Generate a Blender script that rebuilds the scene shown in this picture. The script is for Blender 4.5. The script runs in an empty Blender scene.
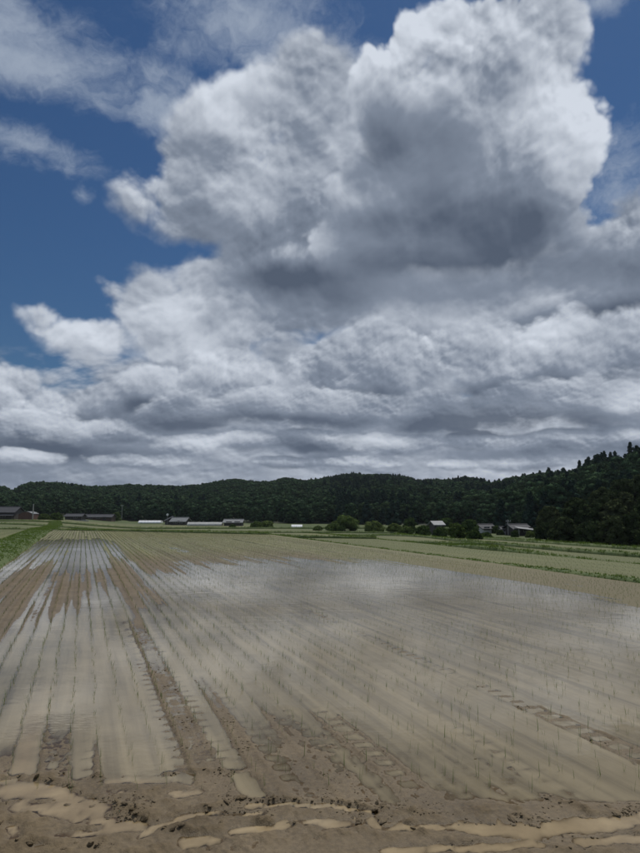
import bpy, math, random
import numpy as np
from mathutils import Vector, Matrix

scene = bpy.context.scene
COL = scene.collection
R = math.radians

# ------------------------------------------------------------------ camera
CAM_H = 2.6                      # eye height over the flooded field (the photo is taken from a raised farm road)
FPX = 616.0                      # focal length in pixels of the 640 x 853 photograph
HOR = 511.0                      # row of the horizon
TH = math.atan((HOR - 426.5) / FPX)
cam_d = bpy.data.cameras.new('camera')
cam_d.sensor_fit = 'VERTICAL'
cam_d.sensor_height = 36.0
cam_d.lens = 36.0 * FPX / 853.0
cam_d.clip_start = 0.1
cam_d.clip_end = 6000
cam = bpy.data.objects.new('camera', cam_d)
cam.location = (0, 0, CAM_H)
cam.rotation_euler = (math.pi / 2 + TH, 0, 0)
COL.objects.link(cam)
scene.camera = cam

# ------------------------------------------------------------------ exposure
scene.view_settings.view_transform = 'Standard'
scene.view_settings.look = 'None'
scene.view_settings.exposure = -0.84
scene.view_settings.gamma = 1.0

SUN_EL, SUN_AZ = R(62), R(28)    # high, ahead and to the right, behind the big cloud
sun_d = bpy.data.lights.new('sun', 'SUN')
sun_d.energy = 4.8
sun_d.angle = R(4)
sun_d.color = (1.0, 0.95, 0.86)
sun = bpy.data.objects.new('sun', sun_d)
sdir = Vector((math.sin(SUN_AZ) * math.cos(SUN_EL), math.cos(SUN_AZ) * math.cos(SUN_EL), math.sin(SUN_EL)))
sun.rotation_euler = sdir.to_track_quat('Z', 'Y').to_euler()
COL.objects.link(sun)


def ray(px, py):
    a = (px - 320) / FPX
    b = (426.5 - py) / FPX
    return Vector((a, math.cos(TH) - b * math.sin(TH), math.sin(TH) + b * math.cos(TH)))


def azel(px, py):
    r = ray(px, py).normalized()
    return math.atan2(r.x, r.y), math.asin(r.z)


# ------------------------------------------------------------------ node helper
class NT:
    def __init__(s, tree):
        s.t = tree

    def new(s, kind, **kw):
        n = s.t.nodes.new(kind)
        for k, v in kw.items():
            setattr(n, k, v)
        return n

    def put(s, sock, v):
        if isinstance(v, bpy.types.NodeSocket):
            s.t.links.new(v, sock)
        elif v is not None:
            if sock.type == 'RGBA' and len(v) == 3:
                v = (*v, 1)
            sock.default_value = v

    def m(s, op, a, b=None, c=None, clamp=False):
        n = s.new('ShaderNodeMath', operation=op, use_clamp=clamp)
        s.put(n.inputs[0], a)
        if b is not None: s.put(n.inputs[1], b)
        if c is not None: s.put(n.inputs[2], c)
        return n.outputs[0]

    def v(s, op, a, b=None, c=None, scale=None):
        n = s.new('ShaderNodeVectorMath', operation=op)
        s.put(n.inputs[0], a)
        if b is not None: s.put(n.inputs[1], b)
        if c is not None: s.put(n.inputs[2], c)
        if scale is not None: s.put(n.inputs['Scale'], scale)
        return n.outputs['Value'] if op in ('LENGTH', 'DISTANCE', 'DOT_PRODUCT') else n.outputs[0]

    def noise(s, vec, scale, detail=4, rough=0.5, dist=0.0, color=False, lac=2.0):
        n = s.new('ShaderNodeTexNoise')
        s.put(n.inputs['Vector'], vec)
        s.put(n.inputs['Scale'], scale)
        n.inputs['Detail'].default_value = detail
        n.inputs['Roughness'].default_value = rough
        n.inputs['Distortion'].default_value = dist
        n.inputs['Lacunarity'].default_value = lac
        return n.outputs['Color'] if color else n.outputs[0]

    def noise2(s, vec, scale, detail=4, rough=0.5):
        n = s.new('ShaderNodeTexNoise', noise_dimensions='2D')
        s.put(n.inputs['Vector'], vec)
        n.inputs['Scale'].default_value = scale
        n.inputs['Detail'].default_value = detail
        n.inputs['Roughness'].default_value = rough
        return n.outputs[0]

    def voro(s, vec, scale, detail=0, rough=0.5, feature='SMOOTH_F1', smooth=0.6):
        n = s.new('ShaderNodeTexVoronoi', feature=feature, voronoi_dimensions='2D')
        s.put(n.inputs['Vector'], vec)
        s.put(n.inputs['Scale'], scale)
        n.inputs['Detail'].default_value = detail
        n.inputs['Roughness'].default_value = rough
        if feature == 'SMOOTH_F1':
            n.inputs['Smoothness'].default_value = smooth
        n.normalize = True
        return n.outputs['Distance']

    def mr(s, x, a, b, c=0.0, d=1.0, smooth=False):
        n = s.new('ShaderNodeMapRange')
        if smooth: n.interpolation_type = 'SMOOTHSTEP'
        for i, q in enumerate((x, a, b, c, d)):
            s.put(n.inputs[i], q)
        return n.outputs[0]

    def mix(s, f, a, b, blend='MIX'):
        n = s.new('ShaderNodeMix', data_type='RGBA', blend_type=blend)
        s.put(n.inputs[0], f)
        s.put(n.inputs[6], a)
        s.put(n.inputs[7], b)
        return n.outputs[2]

    def ramp(s, f, stops):
        n = s.new('ShaderNodeValToRGB')
        el = n.color_ramp.elements
        while len(el) > 1: el.remove(el[0])
        el[0].position = stops[0][0]; el[0].color = (*stops[0][1], 1)
        for p, c in stops[1:]:
            e = el.new(p); e.color = (*c, 1)
        s.put(n.inputs[0], f)
        return n.outputs[0]

    def xyz(s, v):
        n = s.new('ShaderNodeSeparateXYZ'); s.put(n.inputs[0], v)
        return n.outputs

    def comb(s, x, y, z):
        n = s.new('ShaderNodeCombineXYZ')
        for i, q in enumerate((x, y, z)): s.put(n.inputs[i], q)
        return n.outputs[0]


# ------------------------------------------------------------------ world: blue sky with layers of cumulus
world = bpy.data.worlds.new('World')
scene.world = world
world.use_nodes = True
wt = world.node_tree
wt.nodes.clear()
N = NT(wt)
sky = N.new('ShaderNodeTexSky', sky_type='NISHITA')
sky.sun_disc = False
sky.sun_elevation = SUN_EL
sky.sun_rotation = SUN_AZ
sky.air_density = 1.3
sky.dust_density = 0.3
sky.ozone_density = 2.5
SKY_K = 0.076
D = N.new('ShaderNodeTexCoord').outputs['Generated']
dx, dy, dz = N.xyz(D)[0:3]
az = N.m('ARCTAN2', dx, dy)
el = N.m('ARCSINE', dz)
P = N.comb(az, el, 0.0)
kk = N.m('DIVIDE', 2.0, N.m('ADD', dy, 1.03))
SG = N.comb(N.m('MULTIPLY', dx, kk), N.m('MULTIPLY', dz, kk), 0.0)      # stereographic: keeps the heads of the clouds round


def blob_field(Pw, blobs, smooth=0.15):
    """Union of soft ellipses given by pixel centre and radii: 1 in a centre, 0 on its outline."""
    acc = None
    for (px, py, rx, ry) in blobs:
        a, e = azel(px, py)
        a1, _ = azel(px + rx, py); a0, _ = azel(px - rx, py)
        _, e1 = azel(px, py - ry); _, e0 = azel(px, py + ry)
        sx, sy = (a1 - a0) / 2, (e1 - e0) / 2
        q = N.v('MULTIPLY_ADD', Pw, (1 / sx, 1 / sy, 0), (-a / sx, -e / sy, 0))
        val = N.m('SUBTRACT', 1.0, N.v('LENGTH', q))
        acc = val if acc is None else N.m('SMOOTH_MAX', acc, val, smooth)
    return acc


# warp shared by all the layers
warpc = N.noise(D, 5.0, 5, 0.6, color=True)
warp = N.v('SUBTRACT', warpc, (0.5, 0.5, 0.5))
warps = N.v('SUBTRACT', N.noise(D, 7.0, 1.5, 0.5, color=True), (0.5, 0.5, 0.5))
# coverage of the part of the sky that the photograph does not show: the same broken cumulus
pl = N.v('DIVIDE', D, N.comb(N.m('ADD', dz, 0.22), N.m('ADD', dz, 0.22), 1.0))
plan = N.noise(N.v('MULTIPLY', pl, (1, 1, 0)), 1.1, 3, 0.55)
aw = N.mr(N.m('ABSOLUTE', az), 0.50, 0.95, 0, 1, True)
ew = N.mr(el, 0.76, 0.90, 0, 1, True)
outside = N.m('MAXIMUM', aw, ew)
cov_out = N.m('MULTIPLY_ADD', outside, 3.0, N.m('MULTIPLY_ADD', plan, 4.0, -4.9))

E = 2.0 ** 1.3                   # cloud radiances are as seen at the photograph's exposure
C_BRIGHT = (0.44 * E, 0.475 * E, 0.53 * E)
C_MID = (0.150 * E, 0.178 * E, 0.228 * E)
C_DARK = (0.060 * E, 0.078 * E, 0.112 * E)


def cloud_layer(under, cover, dark, wamp, scale, zs, bump, edge, amp, relief, seed, lightk=1.0, out=False, opac=1.0, soft=0.0, gk=0.34, base=0.66, dkk=0.44, sm=0.15, du=0.034, bsoft=1.6):
    Pw = N.v('ADD', P, N.v('SCALE', warp, scale=wamp))
    c = blob_field(Pw, cover, sm)
    cu = blob_field(N.v('ADD', Pw, (du * 0.4, du, 0)), cover, sm)
    g = N.m('MULTIPLY', N.m('SUBTRACT', c, cu), gk)
    if out:
        c = N.m('MAXIMUM', c, cov_out)
    ROT = 0.6
    Qa = N.v('MULTIPLY', SG, (1, zs, 0))
    Q = N.comb(N.v('DOT_PRODUCT', Qa, (math.cos(ROT), -math.sin(ROT), 0)), N.v('DOT_PRODUCT', Qa, (math.sin(ROT), math.cos(ROT), 0)), 0.0)
    Q = N.v('ADD', Q, (seed, seed * 1.7, 0))
    Q = N.v('ADD', Q, N.v('SCALE', warps, scale=0.5 / scale))
    lit = Matrix.Rotation(ROT, 3, 'Z') @ (Vector((0.45, 1.0, 0)).normalized() * (0.11 / scale))
    Q2 = N.v('ADD', Q, tuple(lit))

    def puffs(q, det):
        b = N.noise2(q, scale * 0.62, det, 0.46)
        v1 = N.voro(q, scale * 0.75, 3.8, 0.60, 'F1')
        return b, N.m('MULTIPLY', v1, v1)
    b0, vz = puffs(Q, 5.5)
    b2, vz2 = puffs(Q2, 5.5)
    nn = N.m('ADD', N.m('MULTIPLY', N.m('SUBTRACT', b0, 0.5), 2.2 * amp), N.m('MULTIPLY', N.m('SUBTRACT', 0.30, vz), bump))
    f = N.m('ADD', c, nn)
    # crisp towards the light, torn and soft underneath
    alpha = N.m('MULTIPLY', N.mr(f, 0.02, N.mr(N.m('SUBTRACT', c, cu), -0.30, 0.05, edge * bsoft, edge), 0, 1, True), opac)
    dk = blob_field(Pw, dark, 0.3)
    dk = N.mr(N.m('ADD', dk, N.m('MULTIPLY', nn, 0.55)), -0.75, 0.95, 0, 1, True)
    thick = N.mr(f, edge * 0.5, 1.5 + soft, 0.0, 0.30)
    rel = N.m('ADD', N.m('MULTIPLY', N.m('SUBTRACT', vz2, vz), 2.0), N.m('MULTIPLY', N.m('SUBTRACT', b0, b2), 1.5))
    L = N.m('ADD', N.m('SUBTRACT', base, N.m('MULTIPLY', thick, 0.7)), g)
    L = N.m('SUBTRACT', L, N.m('MULTIPLY', dk, dkk))
    big = N.noise2(Q, scale * 0.3, 2, 0.5)
    L = N.m('ADD', L, N.m('MULTIPLY', N.m('SUBTRACT', big, 0.5), 1.3))
    L = N.m('ADD', L, N.m('MULTIPLY', N.m('MULTIPLY', rel, relief), N.m('SUBTRACT', 1.0, N.m('MULTIPLY', dk, 0.65))))
    L = N.m('MULTIPLY', L, lightk, clamp=True)
    col = N.ramp(L, [(0.0, C_DARK), (0.44, C_MID), (0.80, tuple(0.28 * m_ + 0.72 * b_ for m_, b_ in zip(C_MID, C_BRIGHT))), (1.0, tuple(1.06 * b_ for b_ in C_BRIGHT))])
    return N.mix(alpha, under, col)


# clear blue, scaled so that clouds and sky share one Background
blue = N.mix(1.0, sky.outputs[0], (SKY_K * 0.44, SKY_K * 0.68, SKY_K * 0.96), 'MULTIPLY')

# 1 thin veils, upper left and upper middle, and on the right edge
veil_c = blob_field(N.v('ADD', P, N.v('SCALE', warp, scale=0.10)),
                    [(30, 62, 150, 46), (20, 25, 90, 50), (45, 150, 90, 26), (250, 20, 130, 60), (300, 75, 90, 90),
                     (90, 193, 13, 16), (592, 4, 46, 24), (630, 215, 60, 75), (180, 100, 60, 40)], 0.25)
veil_c = N.m('MAXIMUM', veil_c, N.m('ADD', cov_out, -0.1))
vn = N.noise(N.v('ADD', N.v('MULTIPLY', D, (1, 1, 1.8)), N.v('SCALE', warp, scale=0.25)), 7.0, 9, 0.62)
va = N.mr(N.m('ADD', veil_c, N.m('MULTIPLY', N.m('SUBTRACT', vn, 0.5), 3.4)), -0.15, 1.35, 0, 0.72, True)
c0 = N.mix(va, blue, (0.30 * E, 0.345 * E, 0.41 * E))

# 2 the low far deck over the hills
c1 = cloud_layer(c0,
                 [(320, 470, 700, 80), (0, 445, 300, 58), (640, 430, 330, 96), (300, 420, 260, 70), (60, 425, 180, 46)],
                 [(60, 450, 90, 8), (300, 440, 70, 7), (540, 452, 80, 7)],
                 0.05, 11.0, 2.1, 1.6, 0.5, 0.6, 0.9, 3.1, 0.88, out=True, gk=0.25, base=0.64)
# 3 the middle bank: the long arm to the left and everything behind the tower
c2 = cloud_layer(c1,
                 [(90, 333, 56, 25), (165, 318, 76, 34), (225, 296, 60, 40), (290, 312, 110, 56), (205, 190, 62, 56), (235, 130, 60, 44), (270, 215, 60, 50), (320, 190, 76, 84),
                  (390, 300, 150, 64), (540, 320, 120, 70), (610, 290, 90, 55), (200, 350, 80, 20), (310, 110, 60, 50), (290, 262, 80, 40), (640, 250, 40, 50)],
                 [(370, 284, 130, 15), (600, 320, 80, 18), (440, 290, 150, 20)],
                 0.07, 9.5, 1.15, 2.0, 0.40, 0.95, 1.1, 7.7, 1.0, gk=0.30, base=0.665)
# 4 heads in front of the far deck
c3 = cloud_layer(c2,
                 [(235, 382, 46, 24), (165, 390, 38, 20), (330, 372, 40, 26), (385, 358, 46, 34), (440, 352, 34, 24), (500, 360, 50, 30), (560, 345, 44, 30), (620, 352, 50, 36),
                  (0, 388, 34, 20), (55, 402, 34, 14), (100, 398, 34, 14)],
                 [(360, 398, 70, 10), (500, 392, 90, 12), (610, 388, 60, 12), (200, 408, 60, 8)],
                 0.05, 13.5, 1.15, 1.7, 0.36, 0.5, 1.1, 12.9, 1.0, gk=0.30, base=0.60, sm=0.05, du=0.022)
c3 = cloud_layer(c3,
                 [(190, 412, 50, 19), (260, 410, 50, 17), (345, 408, 60, 20), (430, 412, 54, 20), (520, 404, 56, 24), (600, 402, 50, 26), (660, 400, 40, 26),
                  (40, 424, 50, 14), (110, 430, 50, 12), (185, 442, 40, 10), (250, 440, 40, 10), (320, 438, 44, 11), (400, 442, 50, 11), (480, 440, 44, 12), (560, 442, 56, 12), (640, 436, 40, 12),
                  (20, 456, 40, 8), (140, 458, 44, 8), (360, 461, 44, 7), (290, 463, 30, 6), (520, 462, 50, 8), (450, 464, 34, 6)],
                 [(300, 422, 100, 6), (480, 424, 100, 7), (600, 424, 60, 8), (190, 426, 40, 5)],
                 0.035, 18.0, 1.5, 1.6, 0.40, 0.6, 0.95, 16.3, 1.0, gk=0.36, base=0.58, sm=0.04, du=0.013, opac=0.88)
# 5 the tower, upper right
c4 = cloud_layer(c3,
                 [(462, 90, 78, 66), (402, 116, 36, 48), (518, 132, 50, 72), (455, 190, 100, 76), (536, 195, 36, 50), (398, 195, 36, 40),
                  (500, 48, 42, 38), (440, 34, 30, 22), (440, 240, 110, 32)],
                 [(420, 160, 62, 56), (455, 235, 120, 44), (430, 285, 240, 36), (395, 140, 32, 46), (560, 262, 80, 26)],
                 0.045, 8.8, 1.0, 2.3, 0.20, 0.60, 1.6, 21.3, 1.04, gk=0.24, base=0.75, dkk=0.48, bsoft=3.4)
bgn = N.new('ShaderNodeBackground')
bgn.inputs['Strength'].default_value = 1.0
wt.links.new(c4, bgn.inputs['Color'])
wo = N.new('ShaderNodeOutputWorld')
wt.links.new(bgn.outputs[0], wo.inputs['Surface'])
world.cycles.sampling_method = 'MANUAL'
world.cycles.sample_map_resolution = 512

# ================================================================== helpers
rng = np.random.default_rng(7)
random.seed(7)
ROW_A = math.atan2(-ray(83, 511).x, ray(83, 511).y)     # planting rows run 21 degrees left of the view
SA, CA = math.sin(ROW_A), math.cos(ROW_A)
ROW_T = 0.29                                            # distance between planted rows


def st2xy(s, t):
    return t * CA - s * SA, t * SA + s * CA


def xy2st(x, y):
    return -x * SA + y * CA, x * CA + y * SA


def gpt(px, py, z=0.0):
    """Ground point seen at a pixel of the photograph."""
    r = ray(px, py)
    k = (z - CAM_H) / r.z
    return r.x * k, r.y * k


def pst(px, py, z=0.0):
    return xy2st(*gpt(px, py, z))


def S(x, a, b):
    u = np.clip((np.asarray(x, float) - a) / (b - a), 0, 1)
    return u * u * (3 - 2 * u)


def pn(x, y, seed=0):
    """2-D gradient noise, about -1..1, vectorised."""
    x = np.asarray(x, float); y = np.asarray(y, float)
    xi = np.floor(x).astype(np.int64); yi = np.floor(y).astype(np.int64)
    fx, fy = x - xi, y - yi

    def g(ix, iy):
        h = (ix * 374761393 + iy * 668265263 + seed * 974634777) & 0xFFFFFFFF
        h = ((h ^ (h >> 13)) * 1274126177) & 0xFFFFFFFF
        a = ((h ^ (h >> 16)) & 0xFFFF) * (2 * math.pi / 65536)
        return np.cos(a), np.sin(a)
    u = fx * fx * fx * (fx * (fx * 6 - 15) + 10)
    v = fy * fy * fy * (fy * (fy * 6 - 15) + 10)
    gx, gy = g(xi, yi); n00 = gx * fx + gy * fy
    gx, gy = g(xi + 1, yi); n10 = gx * (fx - 1) + gy * fy
    gx, gy = g(xi, yi + 1); n01 = gx * fx + gy * (fy - 1)
    gx, gy = g(xi + 1, yi + 1); n11 = gx * (fx - 1) + gy * (fy - 1)
    return 1.5 * ((n00 * (1 - u) + n10 * u) * (1 - v) + (n01 * (1 - u) + n11 * u) * v)


def fbm(x, y, seed=0, octv=4, gain=0.5):
    a, t, n = 1.0, 0.0, 0.0
    for i in range(octv):
        t = t + a * pn(x * 2 ** i, y * 2 ** i, seed + i * 17)
        n += a
        a *= gain
    return t / n


def ground_z(x, y):
    s, t = xy2st(x, y)
    lev = -0.25 * S(t, 19.0, 19.7) - 0.45 * S(t, 28.3, 29.0) - 0.9 * S(t, 42, 58)
    far = -2.0 * S(y, 75, 140) * S(x + 0.3 * y, -30, 5)
    return np.maximum(lev + far, -2.0)


def mesh_np(name, verts, faces_flat, nper, mat, parent=None, smooth=False, attrs=None):
    me = bpy.data.meshes.new(name)
    nv, nf = len(verts), len(faces_flat) // nper
    me.vertices.add(nv)
    me.vertices.foreach_set('co', np.asarray(verts, np.float32).ravel())
    me.loops.add(nf * nper)
    me.loops.foreach_set('vertex_index', np.asarray(faces_flat, np.int32).ravel())
    me.polygons.add(nf)
    me.polygons.foreach_set('loop_start', np.arange(0, nf * nper, nper, dtype=np.int32))
    me.update(calc_edges=True)
    if smooth:
        me.polygons.foreach_set('use_smooth', np.ones(nf, bool))
    for k, v in (attrs or {}).items():
        a = me.attributes.new(k, 'FLOAT', 'POINT')
        a.data.foreach_set('value', np.asarray(v, np.float32).ravel())
    if mat: me.materials.append(mat)
    o = bpy.data.objects.new(name, me)
    COL.objects.link(o)
    if parent: o.parent = parent
    return o


def grid_faces(nr, nc):
    i = np.arange(nr * nc).reshape(nr, nc)
    return np.stack([i[:-1, :-1], i[:-1, 1:], i[1:, 1:], i[1:, :-1]], -1).reshape(-1)


class MB:
    """Collects small solids and links them as one mesh object."""
    def __init__(s):
        s.v, s.f = [], []

    def add(s, v, f):
        b = len(s.v)
        s.v += [tuple(p) for p in v]
        s.f += [tuple(b + i for i in q) for q in f]

    def box(s, c, d, rz=0.0):
        x, y, z = d[0] / 2, d[1] / 2, d[2] / 2
        m = Matrix.Translation(c) @ Matrix.Rotation(rz, 4, 'Z')
        s.add([m @ Vector(p) for p in ((-x, -y, -z), (x, -y, -z), (x, y, -z), (-x, y, -z), (-x, -y, z), (x, -y, z), (x, y, z), (-x, y, z))],
              [(0, 3, 2, 1), (4, 5, 6, 7), (0, 1, 5, 4), (1, 2, 6, 5), (2, 3, 7, 6), (3, 0, 4, 7)])

    def tube(s, pts, rad, n=8):
        rings = []
        for k, p in enumerate(pts):
            p = Vector(p)
            d = (Vector(pts[min(k + 1, len(pts) - 1)]) - Vector(pts[max(k - 1, 0)])).normalized()
            u = d.orthogonal().normalized(); w = d.cross(u)
            r = rad[k] if isinstance(rad, (list, tuple)) else rad
            rings.append([p + u * r * math.cos(2 * math.pi * j / n) + w * r * math.sin(2 * math.pi * j / n) for j in range(n)])
        b = len(s.v)
        s.v += [tuple(q) for rg in rings for q in rg]
        for k in range(len(pts) - 1):
            for j in range(n):
                s.f.append((b + k * n + j, b + k * n + (j + 1) % n, b + (k + 1) * n + (j + 1) % n, b + (k + 1) * n + j))
        s.f.append(tuple(b + j for j in reversed(range(n))))
        s.f.append(tuple(b + (len(pts) - 1) * n + j for j in range(n)))

    def build(s, name, mat, parent=None, smooth=False, loc=None, bevel=0):
        me = bpy.data.meshes.new(name)
        me.from_pydata(s.v, [], s.f)
        me.materials.append(mat)
        if smooth:
            for p in me.polygons: p.use_smooth = True
        o = bpy.data.objects.new(name, me)
        COL.objects.link(o)
        if parent: o.parent = parent
        if loc: o.location = loc
        if bevel:
            m = o.modifiers.new('bevel', 'BEVEL'); m.width = bevel; m.segments = 2
        return o


def tag(o, label=None, cat=None, group=None, kind=None):
    if label: o['label'] = label
    if cat: o['category'] = cat
    if group: o['group'] = group
    if kind: o['kind'] = kind
    return o


def thing(name, label, cat, loc, rz=0.0, group=None):
    o = bpy.data.objects.new(name, None)
    o.location = loc
    o.rotation_euler = (0, 0, rz)
    COL.objects.link(o)
    return tag(o, label, cat, group)


# ================================================================== materials
def mat_new(name):
    m = bpy.data.materials.new(name)
    m.use_nodes = True
    m.node_tree.nodes.clear()
    n = NT(m.node_tree)
    out = n.new('ShaderNodeOutputMaterial')
    return m, n, out


def principled(n, out, col, rough=0.7, normal=None, spec=0.5, metallic=0.0):
    p = n.new('ShaderNodeBsdfPrincipled')
    n.put(p.inputs['Base Color'], col)
    n.put(p.inputs['Roughness'], rough)
    n.put(p.inputs['Specular IOR Level'], spec)
    n.put(p.inputs['Metallic'], metallic)
    if normal is not None: n.put(p.inputs['Normal'], normal)
    n.t.links.new(p.outputs[0], out.inputs['Surface'])
    return p


def bump(n, h, strength=0.5, dist=0.01):
    b = n.new('ShaderNodeBump')
    b.inputs['Strength'].default_value = strength
    b.inputs['Distance'].default_value = dist
    n.put(b.inputs['Height'], h)
    return b.outputs[0]


def rowcoords(n):
    """Object position turned into (across the rows, along the rows, up)."""
    pos = n.new('ShaderNodeNewGeometry').outputs['Position']
    x, y, z = n.xyz(pos)[0:3]
    t = n.m('ADD', n.m('MULTIPLY', x, CA), n.m('MULTIPLY', y, SA))
    s = n.m('ADD', n.m('MULTIPLY', x, -SA), n.m('MULTIPLY', y, CA))
    return pos, t, s, z


def simple_mat(name, a, b, scale=3.0, rough=0.7, bstr=0.2, metallic=0.0, stretch=(1, 1, 1)):
    m, n, out = mat_new(name)
    co = n.new('ShaderNodeTexCoord').outputs['Object']
    co = n.v('MULTIPLY', co, stretch)
    f = n.noise(co, scale, 5, 0.6)
    c = n.ramp(f, [(0.3, a), (0.7, b)])
    principled(n, out, c, rough, bump(n, n.noise(co, scale * 6, 3), bstr, 0.02), metallic=metallic)
    return m


def mud_material():
    m, n, out = mat_new('wet_mud')
    pos, t, s, z = rowcoords(n)
    f1 = n.noise(pos, 1.3, 5, 0.6)
    f2 = n.noise(pos, 22.0, 6, 0.65)
    f3 = n.noise(n.comb(n.m('MULTIPLY', t, 9.0), n.m('MULTIPLY', s, 0.5), 0.0), 1.0, 4, 0.6)
    far = n.m('MAXIMUM', n.mr(s, 30.0, 46.0, 0, 1, True), n.mr(t, 11.5, 14.5, 0, 1, True))
    lane = n.noise(n.comb(n.m('MULTIPLY', t, 3.2), n.m('MULTIPLY', s, 0.035), 7.0), 1.0, 3, 0.65)
    c = n.ramp(n.m('ADD', n.m('MULTIPLY', f1, 0.45), n.m('MULTIPLY', f2, 0.55)),
               [(0.32, (0.058, 0.041, 0.022)), (0.49, (0.125, 0.092, 0.052)), (0.68, (0.215, 0.163, 0.098))])
    c = n.mix(n.mr(f3, 0.35, 0.7, 0, 0.55), c, (0.150, 0.112, 0.064))
    c = n.mix(n.m('MULTIPLY', far, n.mr(f1, 0.3, 0.7, 0.45, 0.9)), c, (0.165, 0.170, 0.070))
    c = n.mix(n.m('MULTIPLY', n.mr(s, 22.0, 36.0), n.mr(lane, 0.50, 0.66, 0.0, 0.75)), c, (0.085, 0.070, 0.034))
    c = n.mix(n.m('MULTIPLY', n.mr(s, 22.0, 36.0), n.mr(lane, 0.46, 0.34, 0.0, 0.5)), c, (0.225, 0.218, 0.105))
    c = n.mix(n.m('MULTIPLY', n.m('MULTIPLY', n.mr(t, 10.5, 13.0), n.mr(s, 36.0, 18.0)), 0.85), c, (0.112, 0.088, 0.036))
    hgt = n.mr(z, 0.0, 0.03)
    ro = n.m('ADD', n.m('MULTIPLY', hgt, 0.30), n.m('MULTIPLY_ADD', f2, 0.30, 0.36))
    ro = n.m('MAXIMUM', ro, n.m('MULTIPLY', far, 0.62))
    b = n.m('ADD', n.m('MULTIPLY', f2, 0.7), n.m('MULTIPLY', n.noise(pos, 90.0, 3, 0.6), 0.35))
    principled(n, out, c, ro, bump(n, b, 1.0, 0.016), spec=0.35)
    return m


def water_material():
    m, n, out = mat_new('muddy_water')
    pos, t, s, z = rowcoords(n)
    dep = n.new('ShaderNodeAttribute', attribute_name='depth').outputs['Fac']
    tan = n.new('ShaderNodeAttribute', attribute_name='silt').outputs['Fac']
    x, y, _ = n.xyz(pos)[0:3]
    cs = n.noise(pos, 0.55, 4, 0.6)
    strk = n.noise(n.comb(n.m('MULTIPLY', t, 5.0), n.m('MULTIPLY', s, 0.22), 0.0), 1.0, 3, 0.55)
    silt = n.mix(n.mr(cs, 0.35, 0.65), (0.182, 0.150, 0.093), (0.255, 0.211, 0.132))
    silt = n.mix(n.mr(strk, 0.50, 0.66, 0, 0.55), silt, (0.110, 0.090, 0.058))
    silt = n.mix(n.mr(strk, 0.46, 0.32, 0, 0.55), silt, (0.30, 0.248, 0.155))
    silt = n.mix(tan, silt, n.mix(n.mr(n.noise(pos, 2.2, 5, 0.6), 0.35, 0.65), (0.25, 0.190, 0.112), (0.37, 0.285, 0.170)))
    alpha = n.m('SUBTRACT', 1.0, n.m('EXPONENT', n.m('MULTIPLY', n.m('MAXIMUM', dep, 0.0), n.m('MULTIPLY_ADD', tan, 110.0, -280.0))))
    # cat's paws: wind patches roughen the surface
    paw = n.noise(n.comb(n.m('MULTIPLY', x, 0.22), n.m('MULTIPLY', y, 0.5), 0.0), 1.0, 4, 0.6)
    calm = n.mr(paw, 0.38, 0.62, 0.25, 1.0, True)
    wv = n.noise(n.comb(n.m('MULTIPLY', x, 11.0), n.m('MULTIPLY', y, 16.0), 0.0), 1.0, 3, 0.5)
    w2 = n.noise(n.comb(n.m('MULTIPLY', x, 1.6), n.m('MULTIPLY', y, 2.8), 3.0), 1.0, 2, 0.5)
    bn = n.new('ShaderNodeBump')
    n.put(bn.inputs['Height'], n.m('ADD', n.m('MULTIPLY', n.m('MULTIPLY', wv, calm), 0.0012), n.m('MULTIPLY', w2, 0.0016)))
    bn.inputs['Strength'].default_value = 1.0
    bn.inputs['Distance'].default_value = 1.0
    nor = bn.outputs[0]
    dif = n.new('ShaderNodeBsdfDiffuse'); n.put(dif.inputs['Color'], silt)
    tr = n.new('ShaderNodeBsdfTransparent'); tr.inputs['Color'].default_value = (0.80, 0.74, 0.62, 1)
    body = n.new('ShaderNodeMixShader')
    n.put(body.inputs[0], alpha)
    n.t.links.new(tr.outputs[0], body.inputs[1]); n.t.links.new(dif.outputs[0], body.inputs[2])
    gl = n.new('ShaderNodeBsdfGlossy'); gl.inputs['Roughness'].default_value = 0.035
    gl.inputs['Color'].default_value = (1.0, 0.97, 0.92, 1)
    n.put(gl.inputs['Normal'], nor)
    fr = n.new('ShaderNodeFresnel'); fr.inputs['IOR'].default_value = 1.33
    n.put(fr.inputs['Normal'], nor)
    mx = n.new('ShaderNodeMixShader')
    n.put(mx.inputs[0], fr.outputs[0])
    n.t.links.new(body.outputs[0], mx.inputs[1]); n.t.links.new(gl.outputs[0], mx.inputs[2])
    n.t.links.new(mx.outputs[0], out.inputs['Surface'])
    return m


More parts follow.
